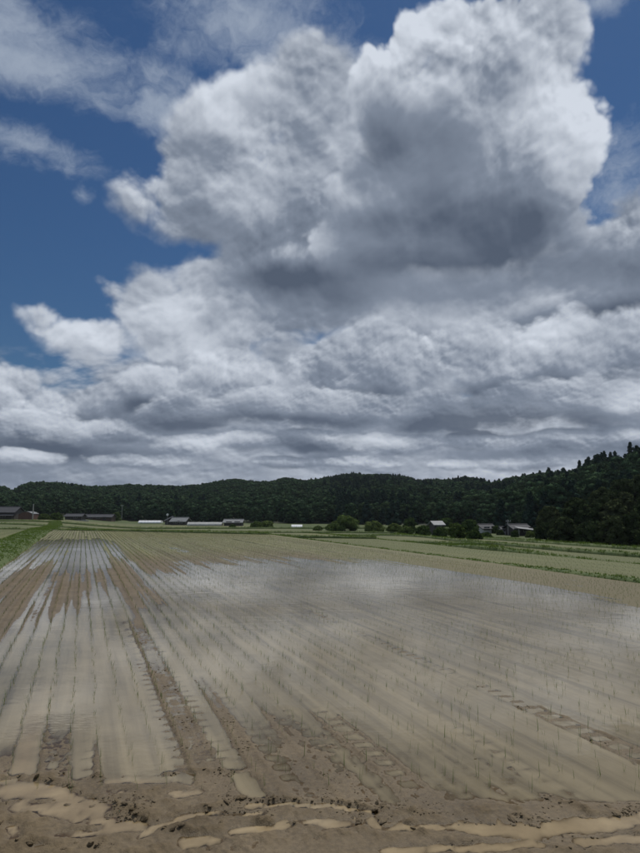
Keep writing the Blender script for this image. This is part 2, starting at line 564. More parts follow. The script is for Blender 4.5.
def field_material():
    """Far paddies: pale mud with rows of young rice, seen at a low angle, and rough grass outside them."""
    m, n, out = mat_new('far_fields')
    pos, t, s, z = rowcoords(n)
    row = n.m('PINGPONG', t, ROW_T * 1.0)
    row = n.mr(row, 0.0, ROW_T, 0, 1)
    big = n.noise(n.comb(n.m('MULTIPLY', t, 0.10), n.m('MULTIPLY', s, 0.02), 0.0), 1.0, 3, 0.6)
    strk = n.noise(n.comb(n.m('MULTIPLY', t, 1.4), n.m('MULTIPLY', s, 0.05), 0.0), 1.0, 4, 0.6)
    fine = n.noise(pos, 3.0, 5, 0.65)
    mud = n.mix(n.mr(strk, 0.35, 0.65), (0.112, 0.114, 0.048), (0.180, 0.180, 0.080))
    mud = n.mix(n.m('MULTIPLY', row, 0.30), mud, (0.085, 0.100, 0.040))
    mud = n.mix(n.mr(big, 0.35, 0.65), mud, (0.105, 0.120, 0.048))
    strip = n.m('FRACT', n.m('MULTIPLY', n.m('ADD', s, n.m('MULTIPLY', t, 0.16)), 1 / 31.0))
    g = n.mr(strip, 0.90, 0.93, 0, 1)
    grass = n.mix(n.mr(fine, 0.35, 0.65), (0.040, 0.062, 0.016), (0.085, 0.110, 0.030))
    c = n.mix(n.m('MULTIPLY', g, n.mr(s, 90, 100)), mud, grass)
    far = n.mr(s, 215, 235, 0, 1)
    c = n.mix(far, c, grass)
    c = n.mix(n.mr(t, 50.0, 56.0), c, grass)
    c = n.mix(n.mr(s, 3.2, 2.4), c, grass)
    principled(n, out, c, 0.78, bump(n, fine, 0.5, 0.05), spec=0.25)
    return m


def foliage_material(name, dark, light, yellow, trans=0.15, scale=0.5):
    m, n, out = mat_new(name)
    pos = n.new('ShaderNodeNewGeometry').outputs['Position']
    rnd = n.new('ShaderNodeObjectInfo').outputs['Random']
    isl = n.new('ShaderNodeNewGeometry').outputs['Random Per Island']
    f = n.noise(pos, scale, 4, 0.6)
    c = n.mix(n.mr(f, 0.35, 0.65), dark, light)
    c = n.mix(n.mr(rnd, 0.45, 1.0, 0, 0.55), c, yellow)
    c = n.mix(n.m('MULTIPLY', isl, 0.18), c, tuple(v * 1.9 for v in light))
    d = n.new('ShaderNodeBsdfDiffuse'); n.put(d.inputs['Color'], c)
    tl = n.new('ShaderNodeBsdfTranslucent'); n.put(tl.inputs['Color'], n.mix(0.5, c, yellow))
    mx = n.new('ShaderNodeMixShader'); mx.inputs[0].default_value = trans
    n.t.links.new(d.outputs[0], mx.inputs[1]); n.t.links.new(tl.outputs[0], mx.inputs[2])
    n.t.links.new(mx.outputs[0], out.inputs['Surface'])
    return m


M = {}
M['mud'] = mud_material()
M['water'] = water_material()
M['field'] = field_material()
M['cedar'] = foliage_material('cedar_needles', (0.015, 0.032, 0.026), (0.024, 0.044, 0.032), (0.030, 0.050, 0.032), 0.05)
M['leaf'] = foliage_material('broad_leaves', (0.034, 0.062, 0.020), (0.060, 0.095, 0.028), (0.095, 0.120, 0.036), 0.15)
M['wood'] = foliage_material('wood_edge_leaves', (0.022, 0.036, 0.016), (0.050, 0.070, 0.030), (0.085, 0.095, 0.045), 0.10, 0.9)
M['leaf2'] = foliage_material('hill_leaves', (0.026, 0.052, 0.030), (0.044, 0.076, 0.038), (0.060, 0.086, 0.040), 0.10)
M['shrub'] = foliage_material('shrub_leaves', (0.060, 0.095, 0.028), (0.105, 0.150, 0.045), (0.130, 0.160, 0.052), 0.2)
M['grass'] = foliage_material('bund_grass', (0.085, 0.150, 0.024), (0.125, 0.195, 0.036), (0.150, 0.165, 0.055), 0.25, 1.2)
M['rice'] = foliage_material('rice_blades', (0.075, 0.135, 0.026), (0.105, 0.175, 0.036), (0.13, 0.17, 0.05), 0.35, 2.0)
M['bark'] = simple_mat('bark', (0.05, 0.04, 0.03), (0.11, 0.09, 0.07), 4, 0.9, 0.6)
M['soil'] = simple_mat('forest_floor', (0.016, 0.026, 0.012), (0.030, 0.042, 0.018), 0.08, 0.95, 0.3)
M['verge'] = simple_mat('grassy_soil', (0.050, 0.085, 0.020), (0.095, 0.120, 0.038), 1.2, 0.95, 0.6)

# ================================================================== the ground beyond the flooded field
END_L, END_R = 93.5, 66.0      # the field's far end, at its left and right corner (metres along the rows)


def field_end(t):
    return END_L + (END_R - END_L) * (t + 3.6) / 22.8


sv = np.unique(np.concatenate([np.linspace(-60, 0, 13), np.linspace(0, 4, 9), np.linspace(4, 60, 60), np.linspace(60, 100, 60), np.linspace(100, 300, 80), np.geomspace(300, 2600, 26)]))
tv = np.unique(np.concatenate([-np.geomspace(12, 1500, 30), np.linspace(-12, -3.0, 20), np.linspace(-3, 18.6, 20), np.linspace(18.6, 30, 60), np.linspace(30, 80, 60), np.geomspace(80, 1500, 30)]))
Sg, Tg = np.meshgrid(sv, tv, indexing='ij')
Xg, Yg = st2xy(Sg, Tg)
Zg = ground_z(Xg, Yg) - 0.006
inside = (Tg > -3.55) & (Tg < 18.9) & (Sg > 1.4) & (Sg < field_end(Tg) + 0.1)
Zg = np.where(inside, -0.35, Zg)
Zg += np.where(inside | (Sg > 120), 0, 0.02 * fbm(Xg * 0.3, Yg * 0.3, 5))
ground = mesh_np('ground', np.stack([Xg, Yg, Zg], -1).reshape(-1, 3), grid_faces(len(sv), len(tv)), 4, M['field'], smooth=True)
tag(ground, kind='structure')

# ================================================================== the flooded field: mud relief and the water over it
s_near = np.geomspace(2.4, 96.0, 790)
t_arr = np.concatenate([np.linspace(-3.7, -1.2, 70, endpoint=False), np.linspace(-1.2, 5.5, 470, endpoint=False),
                        5.5 + 13.9 * (np.linspace(0, 1, 360) ** 1.25)])
Sm, Tm = np.meshgrid(s_near, t_arr, indexing='ij')
Sm = np.minimum(Sm, field_end(Tm) + 0.25 + 0.1 * pn(Tm * 1.3, Tm * 0, 3))
Xm, Ym = st2xy(Sm, Tm)


def gauss(px, py, rs, rt):
    s0, t0 = pst(px, py)
    return np.exp(-((Sm - s0) / rs) ** 2 - ((Tm - t0) / rt) ** 2)


def band(y, x, pts, width, sharp=1.0):
    """Soft band round a polyline of ground points."""
    best = np.full(x.shape, 1e9)
    for (x0, y0), (x1, y1) in zip(pts[:-1], pts[1:]):
        ex, ey = x1 - x0, y1 - y0
        L2 = ex * ex + ey * ey + 1e-9
        u = np.clip(((x - x0) * ex + (y - y0) * ey) / L2, 0, 1)
        best = np.minimum(best, (x - x0 - u * ex) ** 2 + (y - y0 - u * ey) ** 2)
    return np.exp(-(best / width ** 2) ** sharp)


warp_t = 0.03 * fbm(Sm * 0.35, Tm * 0.3, 11, 2)
Tw = Tm + warp_t
macro = 0.011 * fbm(Sm * 0.16, Tm * 0.42, 21, 3) + 0.006 * fbm(Sm * 0.5, Tm * 1.3, 22, 3)
streak = 0.011 * fbm(Sm * 0.10, Tm * 2.6, 31, 3)
hm = -0.011 + macro + streak
# broad exposed mud: far end of the field, left bands; deep pool in the middle
hm += 0.024 * np.maximum(S(Sm + 4.5 * fbm(Sm * 0.08, Tm * 1.2, 41, 3) + 0.25 * Tm, 27, 40) * S(Tm, 1.0, 3.2),
                         S(Tm + 1.6 * fbm(Sm * 0.10, Tm * 0.8, 43, 3), 14.2, 16.6) * S(Sm, 9, 13))
hm += 0.020 * S(Sm + 3 * fbm(Sm * 0.1, Tm * 0.9, 42, 2), 58, 66)
for a in [(20, 588, 9, 0.8, 0.026), (45, 570, 10, 0.5, 0.022), (72, 588, 5.0, 0.45, 0.030), (118, 572, 7, 0.7, 0.026), (135, 592, 5, 0.5, 0.028), (150, 560, 9, 1.0, 0.02),
          (165, 600, 3.0, 0.4, 0.012)]:
    hm += a[4] * gauss(*a[:4])
for a in [(260, 610, 8, 3.5, 0.018), (420, 600, 9, 5, 0.026), (560, 620, 6, 6, 0.024), (95, 660, 5, 0.7, 0.010), (60, 640, 4.5, 0.8, 0.010),
          (300, 660, 2.5, 1.6, 0.006), (590, 700, 2.5, 2.5, 0.008), (350, 575, 8, 1.3, 0.010), (110, 720, 2.0, 0.28, 0.012), (95, 550, 12, 0.9, 0.008)]:
    hm -= a[4] * gauss(*a[:4])
# the near ground turns to mud that lies just at the water line
near = S(-Sm - 0.25 * Tm + 1.2 * fbm(Sm * 0.3, Tm * 0.6, 51, 2), -9.2, -7.0)
hm += 0.0105 * near * S(Tm, 1.0, 1.8) * (1 - 0.5 * S(Tm, 3, 5))
hm += 0.024 * np.exp(-((Tm - 1.27) / 0.20) ** 4) * S(-Sm, -18.5, -14.5)          # mud bank between the two wheel tracks
hm += 0.012 * np.exp(-((Tm - 2.35) / 0.30) ** 4) * S(-Sm, -11.5, -9.5)
hm += 0.020 * np.exp(-((Tm - 1.84) / 0.15) ** 4) * S(-Sm, -12.5, -9.5)
hm += 0.026 * np.exp(-((Tm + 0.15) / 0.17) ** 6) * S(-Sm, -9.8, -8.0)
hm += 0.022 * np.exp(-((Tm + 0.68) / 0.10) ** 4) * S(-Sm, -8.8, -7.4)
hm += 0.024 * np.exp(-((Tm - 0.26) / 0.055) ** 4) * S(-Sm, -8.8, -7.4)
hm -= 0.012 * np.exp(-((Tm - 0.56) / 0.26) ** 6) * S(-Sm, -14, -8)
hm -= 0.010 * np.exp(-((Tm + 0.46) / 0.09) ** 4) * S(-Sm, -12, -8)
hm += 0.036 * fbm(Sm * 0.035, Tm * 2.3, 57, 3, 0.55) * S(Sm, 13, 19) * (1 - S(Sm, 50, 66)) * (1 - S(Tm, 2.5, 4.5))
hm += 0.020 * fbm(Sm * 0.03, Tm * 1.9, 55, 3, 0.6) * S(Sm, 17, 30) * (1 - S(Sm, 66, 80))
hm += 0.030 * gauss(612, 604, 3.0, 2.6) * (1 + 0.6 * fbm(Sm * 0.5, Tm * 1.1, 56, 3))
# planting rows: a low soft ridge pushed up along every row, smooth float marks between
ph = np.abs(((Tw / ROW_T + 0.5) % 1.0) - 0.5) * 2        # 0 on a row, 1 half-way
rowamp = 0.35 + 0.65 * S(-Tm, -4.0, -1.5) + 0.5 * S(Sm, 30, 50)
hm += 0.012 * rowamp * (np.exp(-(ph / 0.28) ** 2) - 0.25) + 0.004 * rowamp * (ph - 0.5)
# wheel tracks with lug marks
lugs = np.zeros_like(hm)
bl_ = (0.45 - np.abs(fbm(Xm * 6, Ym * 6, 195, 2))) + 0.6 * (0.45 - np.abs(fbm(Xm * 13, Ym * 13, 196, 2)))
mudzone = np.clip(0.5 * near * S(Tm, 0.8, 1.4) + np.exp(-((Tm - 1.25) / 0.22) ** 4) * S(-Sm, -18, -14) + np.exp(-((Tm + 0.15) / 0.2) ** 4) * S(-Sm, -10, -8), 0, 1)
hm += 0.026 * mudzone * (bl_ - 0.45) * S(fbm(Sm * 0.6, Tm * 2.2, 197, 3), -0.25, 0.3)
hm += 0.012 * np.exp(-((Tw - 5.70) / 0.24) ** 2) * S(-Sm, -19, -14) * S(Sm, 4, 5)
hm += 0.010 * np.clip(fbm(Xm * 5, Ym * 5, 75, 4, 0.65), -0.3, 1) * np.clip(near + np.exp(-((Tm - 1.27) / 0.25) ** 4) * S(-Sm, -18, -14), 0, 1)
for (tc, hw, dep, lug, s0, s1, rim) in [(-0.46, 0.085, 0.020, 0.004, 6.4, 11.5, 0.010), (0.14, 0.075, 0.016, 0.014, 6.6, 9.2, 0.010), (1.03, 0.085, 0.010, 0.016, 6.4, 17, 0.012),
                                        (1.54, 0.090, 0.010, 0.016, 6.6, 13.5, 0.012), (2.0, 0.09, 0.010, 0.007, 6.0, 21, 0.010), (2.62, 0.09, 0.004, 0.006, 6.4, 10, 0.006),
                                        (3.05, 0.10, 0.008, 0.012, 5.6, 12.5, 0.016), (4.35, 0.11, 0.008, 0.010, 5.0, 14, 0.010),
                                        (5.70, 0.11, 0.0, 0.030, 4.2, 18.0, 0.048), (7.6, 0.12, 0.010, 0.010, 5.5, 17, 0.012), (8.3, 0.10, 0.008, 0.008, 6.5, 17, 0.010),
                                        (6.7, 0.10, 0.006, 0.008, 5.0, 12, 0.010), (11.2, 0.15, 0.006, 0.006, 9, 40, 0.014), (14.5, 0.15, 0.006, 0.006, 14, 60, 0.014), (9.4, 0.12, 0.0, 0.006, 17, 60, 0.010),
                                        (-1.75, 0.12, 0.012, 0.008, 15, 70, 0.012), (-2.4, 0.12, 0.012, 0.008, 20, 70, 0.012), (0.9, 0.1, 0.010, 0.004, 18, 70, 0.006)]:
    d = (Tw - tc) / hw
    w = S(Sm, s0 - 0.4, s0 + 0.4) * (1 - S(Sm, s1 - 1.5, s1 + 1.0)) * (0.75 + 0.5 * fbm(Sm * 0.5, Tm * 0, int(tc * 10) + 90, 2))
    core = np.exp(-np.abs(d) ** 4)
    bar = np.sin(2 * math.pi * (Sm + 0.03 * d + 0.03 * fbm(Sm * 0.8, Tm * 2, 61, 2)) / 0.27)
    floor_ = -0.004 - 0.15 * dep + lug * 0.75 * np.clip(bar * 1.3, -1, 1) + 0.25 * (hm + 0.004)
    wc = np.clip(w * core * 1.1, 0, 1) * (1 if s1 < 22 else 0.35)
    hm += wc * (floor_ - hm)
    hm += w * rim * (np.exp(-((np.abs(d) - 1.35) / 0.35) ** 2)) * (0.6 + 0.6 * pn(Sm * 4, Tm * 9, 62))
    lugs = np.maximum(lugs, w * np.exp(-((np.abs(d) - 1.4) / 0.8) ** 2))
# clods thrown up along the tracks
spk = np.clip(fbm(Xm * 11, Ym * 11, 71, 3, 0.6), 0, 1)
patch = S(fbm(Sm * 0.7, Tm * 1.6, 72, 3), 0.02, 0.35)
mask = np.clip(lugs * 0.7 + 0.9 * np.exp(-((Tm - 1.27) / 0.25) ** 4) * S(-Sm, -17, -13) + 0.5 * near * S(Tm, 0.8, 2), 0, 1) * patch
hm += 0.045 * spk ** 1.3 * mask * (1 - 0.6 * S(Sm, 20, 40))
hm += (0.003 * fbm(Xm * 3.5, Ym * 3.5, 73, 3) + 0.0045 * fbm(Xm * 9.0, Ym * 9.0, 74, 3, 0.7)) * (1 - 0.6 * S(Sm, 15, 35))

# churned headland in front of the road, with its ridges and tan puddles
nearsel = Ym < 8.0
xs, ys = Xm[nearsel], Ym[nearsel]
G_ = lambda pts: [gpt(*p) for p in pts]
lin = 0.0
line_y = 5.95 + 0.10 * fbm(xs * 0.9, xs * 0, 81, 3) + 0.46 * S(-xs, 0.4, 1.5)
head = S(line_y - ys, -0.10, 0.12)
wx = xs + 0.06 * fbm(xs * 4, ys * 4, 82, 2); wy = ys + 0.05 * fbm(xs * 4, ys * 4, 83, 2)
hn = hm[nearsel]
rough = fbm(xs * 2.4, ys * 3.6, 84, 4)
bil = lambda f_, sd_: 0.45 - np.abs(fbm(xs * f_, ys * f_ * 1.15, sd_, 2, 0.5))
lumps = bil(5.0, 191) + 0.6 * bil(11.0, 192) + 0.35 * bil(20.0, 193)
lumpmask = S(fbm(xs * 1.1, ys * 1.9, 87, 3), -0.15, 0.30)
hn = hn * (1 - head) + head * (0.013 + 0.016 * rough + 0.010 * fbm(xs * 7, ys * 8, 86, 4, 0.65) + (0.010 + 0.030 * lumpmask) * (lumps - 0.45))
clod = np.clip(fbm(xs * 8, ys * 9, 85, 4, 0.6) + 0.06, 0, 1)
ridge = np.zeros_like(hn)
for pts, w, k in [([(0, 779), (25, 777), (45, 777), (70, 787), (100, 802), (135, 812), (152, 820)], 0.075, 1.0),
                  ([(150, 821), (192, 812), (215, 806), (242, 801), (280, 800), (320, 801), (357, 806), (385, 809), (427, 815), (447, 823)], 0.045, 0.55),
                  ([(92, 776), (130, 777), (185, 772), (245, 771)], 0.04, 0.7),
                  ([(0, 832), (18, 822), (30, 815)], 0.07, 0.9), ([(20, 848), (38, 822), (60, 818), (85, 820)], 0.09, 0.7),
                  ([(165, 828), (195, 832), (225, 830)], 0.05, 0.9), ([(262, 823), (270, 822)], 0.035, 1.3), ([(292, 823), (300, 826)], 0.03, 1.2),
                  ([(352, 822), (362, 828)], 0.05, 1.2), ([(384, 826), (390, 826)], 0.035, 1.5), ([(412, 824), (420, 832)], 0.04, 1.2),
                  ([(517, 812), (528, 822), (540, 828)], 0.06, 0.6), ([(545, 795), (562, 802), (590, 812), (602, 815)], 0.06, 0.7),
                  ([(605, 815), (640, 811), (700, 806)], 0.05, 0.7), ([(115, 822), (128, 818)], 0.05, 0.9), ([(90, 830), (100, 827)], 0.035, 1.0)]:
    ridge = np.maximum(ridge, k * band(wy, wx, G_(pts), w))
pud = np.zeros_like(hn)
for pts, w in [([(14, 790), (60, 792), (95, 808)], 0.19), ([(20, 806), (60, 812), (100, 822), (140, 824)], 0.13), ([(8, 829), (14, 836)], 0.09), ([(62, 834), (100, 834), (130, 826)], 0.07),
               ([(138, 838), (160, 826), (190, 816), (222, 812)], 0.055), ([(248, 807), (290, 804), (330, 806), (375, 813)], 0.045), ([(225, 816), (262, 814)], 0.03),
               ([(232, 832), (262, 829), (285, 824), (322, 823), (370, 826), (440, 828)], 0.065), ([(186, 843), (212, 840)], 0.09), ([(455, 827), (520, 833), (580, 826), (640, 818), (700, 812)], 0.13),
               ([(385, 853), (470, 848), (540, 846)], 0.06), ([(580, 843), (660, 838)], 0.06), ([(100, 781), (150, 781), (192, 776)], 0.035), ([(0, 782), (16, 780)], 0.05), ([(30, 848), (44, 846)], 0.04),
               ([(178, 795), (200, 792)], 0.08)]:
    pud = np.maximum(pud, band(wy, wx, G_(pts), w, 1.15))
pud = np.clip(pud * (1.05 + 0.8 * fbm(xs * 3.0, ys * 4.5, 88, 4, 0.6)), 0, 1)
hn = hn * (1 - pud) + pud * (-0.020 + 0.008 * rough)
hn += ridge * (0.012 + 0.050 * clod + 0.030 * np.clip(lumps, 0, 1)) * (1 - 0.5 * pud)
hn += head * 0.035 * clod * S(rough, -0.05, 0.35) * (1 - pud)
hn += head * 0.030 * np.exp(-((xs + 2.4) / 0.9) ** 2 - ((ys - 5.2) / 0.25) ** 2) * (0.5 + clod)
hm[nearsel] = hn
silt = np.zeros_like(hm)
silt[nearsel] = np.clip(head * 0.95, 0, 1)
silt = np.maximum(silt, 0.65 * np.exp(-((Tm + 0.46) / 0.14) ** 2) * S(-Sm, -11, -7.5))
silt = np.clip(silt + 0.10 * np.exp(-((Tm - 0.5) / 1.2) ** 2) * S(-Sm, -18, -12), 0, 1)

mud = mesh_np('paddy_mud', np.stack([Xm, Ym, hm], -1).reshape(-1, 3), grid_faces(*Sm.shape), 4, M['mud'], smooth=True)
tag(mud, kind='structure')
k = 3
Xw, Yw = Xm[::k, ::k], Ym[::k, ::k]
# average depth over each cell
dw = -hm[::k, ::k]
water = mesh_np('paddy_water', np.stack([Xw, Yw, np.zeros_like(Xw)], -1).reshape(-1, 3), grid_faces(*Xw.shape), 4, M['water'], smooth=True,
                attrs={'depth': dw, 'silt': silt[::k, ::k]})
tag(water, kind='structure')


def mud_height(x, y):
    s, t = xy2st(x, y)
    i = int(np.clip(np.searchsorted(s_near, s), 0, len(s_near) - 1))
    j = int(np.clip(np.searchsorted(t_arr, t), 0, len(t_arr) - 1))
    return float(hm[i, j])


# ------------------------------------------------------------------ clods and crumbs of mud
def lump(seed, sub):
    import bmesh
    rr = np.random.default_rng(seed)
    bm = bmesh.new(); bmesh.ops.create_icosphere(bm, subdivisions=sub, radius=1.0)
    v = np.array([q.co[:] for q in bm.verts]); f = [[w.index for w in q.verts] for q in bm.faces]; bm.free()
    v = v * (1 + 0.30 * fbm(v[:, :1] * 1.7 + v[:, 2:] * 1.1, v[:, 1:2] * 1.7 - v[:, 2:], seed, 2) + 0.10 * rr.standard_normal((len(v), 1)))
    return v * np.array([1.0, 0.75, 0.55]), np.array(f)


clod_me = []
for k_ in range(8):
    v, f = lump(900 + k_, 2)
    me = bpy.data.meshes.new('mud_clod'); me.from_pydata([tuple(q) for q in v], [], [tuple(q) for q in f]); me.materials.append(M['mud']); clod_me.append(me)
ridge_all = [[(20, 777), (45, 777), (70, 787), (100, 802), (135, 812), (152, 820)], [(150, 821), (192, 812), (215, 806), (242, 801), (280, 800), (320, 801), (357, 806), (385, 809), (427, 815), (447, 823)],
             [(92, 776), (130, 777), (185, 772), (245, 771)], [(0, 832), (18, 822), (38, 822), (60, 818), (85, 820)], [(165, 828), (195, 832), (225, 830)], [(352, 822), (362, 828)],
             [(384, 826), (391, 827)], [(412, 824), (420, 832)], [(262, 823), (270, 824)], [(292, 823), (300, 826)], [(517, 812), (528, 822), (540, 828)], [(545, 795), (562, 802), (590, 812), (602, 815)], [(605, 815), (640, 811)],
             [(0, 800), (20, 803)], [(30, 793), (60, 796), (95, 810)], [(115, 822), (128, 818)], [(0, 846), (60, 850), (110, 838)]]
rc = np.random.default_rng(55)
lens = np.array([sum(math.hypot(*(np.array(gpt(*b)) - np.array(gpt(*a)))) for a, b in zip(q[:-1], q[1:])) for q in ridge_all]) + 0.10
for k_ in range(130):
    q = ridge_all[rc.choice(len(ridge_all), p=lens / lens.sum())]
    i_ = rc.integers(0, len(q) - 1); u_ = rc.uniform()
    gx, gy = gpt(q[i_][0] * (1 - u_) + q[i_ + 1][0] * u_, q[i_][1] * (1 - u_) + q[i_ + 1][1] * u_)
    gx += rc.normal(0, 0.06); gy += rc.normal(0, 0.045)
    sz = 0.014 + 0.030 * rc.uniform() ** 2
    o = bpy.data.objects.new('mud_clod', clod_me[k_ % 8])
    o.location = (gx, gy, mud_height(gx, gy) - sz * 0.02); o.scale = (sz * rc.uniform(0.9, 1.7), sz, sz * rc.uniform(0.6, 0.9)); o.rotation_euler = (rc.normal(0, 0.3), rc.normal(0, 0.3), rc.uniform(0, 6.28))
    COL.objects.link(o); o.parent = mud
CR = []
def crumbs(n, fx, smin, smax):
    for _ in range(n):
        gx, gy = fx()
        h_ = mud_height(gx, gy)
        if h_ > -0.010 and fbm(gx * 1.4, gy * 1.4, 301, 2) > 0.04: CR.append((gx, gy, h_, rc.uniform(smin, smax) if rc.uniform() < 0.85 else smax * 1.4))
def along_px():
    q = ridge_all[rc.choice(len(ridge_all), p=lens / lens.sum())]
    i_ = rc.integers(0, len(q) - 1); u_ = rc.uniform()
    gx, gy = gpt(q[i_][0] * (1 - u_) + q[i_ + 1][0] * u_, q[i_][1] * (1 - u_) + q[i_ + 1][1] * u_)
    return gx + rc.normal(0, 0.13), gy + rc.normal(0, 0.10)
def along_track(tc, s0, s1, w_):
    return lambda: st2xy(s0 + (s1 - s0) * rc.uniform() ** 1.3, tc + rc.normal(0, w_))
crumbs(2600, along_px, 0.004, 0.011)
for tc, s0, s1, w_, n_ in [(1.27, 6.6, 15, 0.10, 900), (-0.12, 7, 11, 0.07, 160), (0.36, 7, 9.5, 0.05, 130), (0.02, 9.5, 16, 0.03, 130), (1.8, 6.2, 12, 0.10, 420), (2.4, 6, 11, 0.15, 420), (3.2, 5.6, 9, 0.14, 420),
                           (5.62, 5.0, 13, 0.08, 900), (5.9, 5.0, 8, 0.1, 200), (7.9, 7, 14, 0.10, 200), (4.2, 5.2, 8, 0.15, 250), (2.1, 12, 20, 0.08, 240), (0.7, 18, 32, 0.3, 300), (-0.2, 18, 28, 0.25, 300)]:
    crumbs(int(n_ * 0.9), along_track(tc, s0, s1, w_ * 1.2), 0.004, 0.013)
crumbs(1300, lambda: gpt(rc.uniform(-20, 660), 853 - 75 * rc.uniform() ** 1.0), 0.004, 0.011)
lv, lf = lump(950, 1)
CR = np.array(CR)
ca_, sa_ = np.cos(CR[:, 0] * 977), np.sin(CR[:, 0] * 977)
sc_ = CR[:, 3:4]
vx = lv[None, :, 0] * sc_ * 1.3; vy = lv[None, :, 1] * sc_
VV = np.stack([CR[:, 0:1] + vx * ca_[:, None] - vy * sa_[:, None], CR[:, 1:2] + vx * sa_[:, None] + vy * ca_[:, None], CR[:, 2:3] + lv[None, :, 2] * sc_ * 0.8 + sc_ * 0.05], -1)
FF = lf[None] + (np.arange(len(CR)) * len(lv))[:, None, None]
tag(mesh_np('mud_crumbs', VV.reshape(-1, 3), FF.reshape(-1), 3, M['mud'], parent=mud), kind='stuff')


# ------------------------------------------------------------------ the raised farm road the picture is taken from
xr = np.linspace(-70, 90, 260)
prof = [(-5.0, 0.0), (-3.6, 0.95), (-3.0, 1.02), (-1.5, 1.06), (0.0, 1.04), (0.7, 0.98), (1.6, 0.55), (2.6, 0.08), (3.1, -0.06)]
XR, J = np.meshgrid(xr, np.arange(len(prof)), indexing='ij')
YR = np.array([p[0] for p in prof])[J] + 0.12 * fbm(XR * 0.8, J * 0.7, 91, 2)
ZR = np.array([p[1] for p in prof])[J] + 0.05 * fbm(XR * 1.5, J * 0.9, 92, 2)
tag(mesh_np('farm_road', np.stack([XR, YR, ZR], -1).reshape(-1, 3), grid_faces(*XR.shape)[::-1], 4, M['verge'], smooth=True), kind='structure')


# ================================================================== bunds (earth banks) with grass
def bund(name, pts, width, h, seed):
    """pts: (s, t) line; a low bank with an uneven round profile."""
    P_, L = [], 0
    n = 240
    pts = np.array(pts, float)
    u = np.linspace(0, 1, n)
    d = np.concatenate([[0], np.cumsum(np.hypot(*np.diff(pts, axis=0).T))]); d /= d[-1]
    s_, t_ = np.interp(u, d, pts[:, 0]), np.interp(u, d, pts[:, 1])
    x_, y_ = st2xy(s_, t_)
    dx_, dy_ = np.gradient(x_), np.gradient(y_)
    q = np.hypot(dx_, dy_); nx_, ny_ = -dy_ / q, dx_ / q
    w = np.linspace(-1, 1, 11)
    W = w[None, :] * width / 2 * (1 + 0.12 * fbm(u[:, None] * 30, w[None, :] * 0, seed, 2))
    X = x_[:, None] + nx_[:, None] * W; Y = y_[:, None] + ny_[:, None] * W
    Z = ground_z(x_, y_)[:, None] + h * np.sqrt(np.clip(1 - w ** 4, 0, 1))[None, :] * (1 + 0.25 * fbm(X * 0.6, Y * 0.6, seed + 3, 3)) - 0.12
    o = mesh_np(name, np.stack([X, Y, Z], -1).reshape(-1, 3), grid_faces(n, 11), 4, M['verge'], smooth=True)
    tag(o, kind='structure')
    return X, Y, Z


tufts = []          # (x, y, z, size) of grass tufts


def grass_on(X, Y, Z, n, size, seed):
    r = np.random.default_rng(seed)
    i = r.uniform(0, X.shape[0] - 1.01, n); j = r.uniform(0.3, X.shape[1] - 1.4, n)
    a, b = i.astype(int), j.astype(int)
    fi, fj = i - a, j - b
    q = lambda A: (A[a, b] * (1 - fi) * (1 - fj) + A[a + 1, b] * fi * (1 - fj) + A[a, b + 1] * (1 - fi) * fj + A[a + 1, b + 1] * fi * fj)
    x, y = q(X), q(Y)
    keep = (r.uniform(0, 1, n) < 0.55 + 0.6 * fbm(x * 0.5, y * 0.5, seed, 2))
    tufts.append(np.stack([x, y, q(Z) - 0.01, size * r.uniform(0.5, 1.35, n) * (1 + 0.5 * fbm(x * 0.35, y * 0.35, seed + 1, 2))], -1)[keep])


X, Y, Z = bund('earth_bund', [(-4, 19.5), (17, 19.35), (27, 19.55), (51, 19.7), (66, 19.9), (80, 20.2)], 1.0, 0.36, 101)
grass_on(X, Y, Z, 6000, 0.10, 1)
X, Y, Z = bund('earth_bund', [(8, 29.0), (26, 29.0), (40, 28.4), (62, 29.5), (96, 33)], 1.3, 0.42, 111)
grass_on(X, Y, Z, 6000, 0.20, 2)
X, Y, Z = bund('earth_bund', [(20, 38.5), (40, 37.5), (60, 39), (100, 46)], 1.0, 0.34, 121)
grass_on(X, Y, Z, 3500, 0.20, 3)
X, Y, Z = bund('earth_bund', [(28, 48.5), (45, 47), (70, 48.5), (110, 58)], 1.6, 0.4, 125)
grass_on(X, Y, Z, 3500, 0.25, 4)
X, Y, Z = bund('grass_track', [(-6, -5.1), (20, -4.95), (40, -4.95), (90, -5.3), (150, -5.7), (190, -7)], 3.3, 0.42, 131)
grass_on(X, Y, Z, 24000, 0.13, 5)
X, Y, Z = bund('earth_bund', [(field_end(-4) + 0.4, -4.2), (field_end(8) + 0.4, 8), (field_end(19.4) + 0.4, 19.4), (58, 29), (52, 38)], 0.9, 0.34, 141)
grass_on(X, Y, Z, 4500, 0.16, 6)
X, Y, Z = bund('earth_bund', [(104, -40), (103, -6), (104, 10), (90, 40), (80, 60)], 0.8, 0.30, 151)
grass_on(X, Y, Z, 4000, 0.2, 7)
X, Y, Z = bund('earth_bund', [(142, -60), (140, -6), (132, 30), (112, 70)], 1.2, 0.4, 161)
grass_on(X, Y, Z, 3000, 0.3, 8)
X, Y, Z = bund('earth_bund', [(176, -80), (174, -6), (160, 40), (140, 90)], 1.6, 0.5, 171)
grass_on(X, Y, Z, 3000, 0.35, 9)


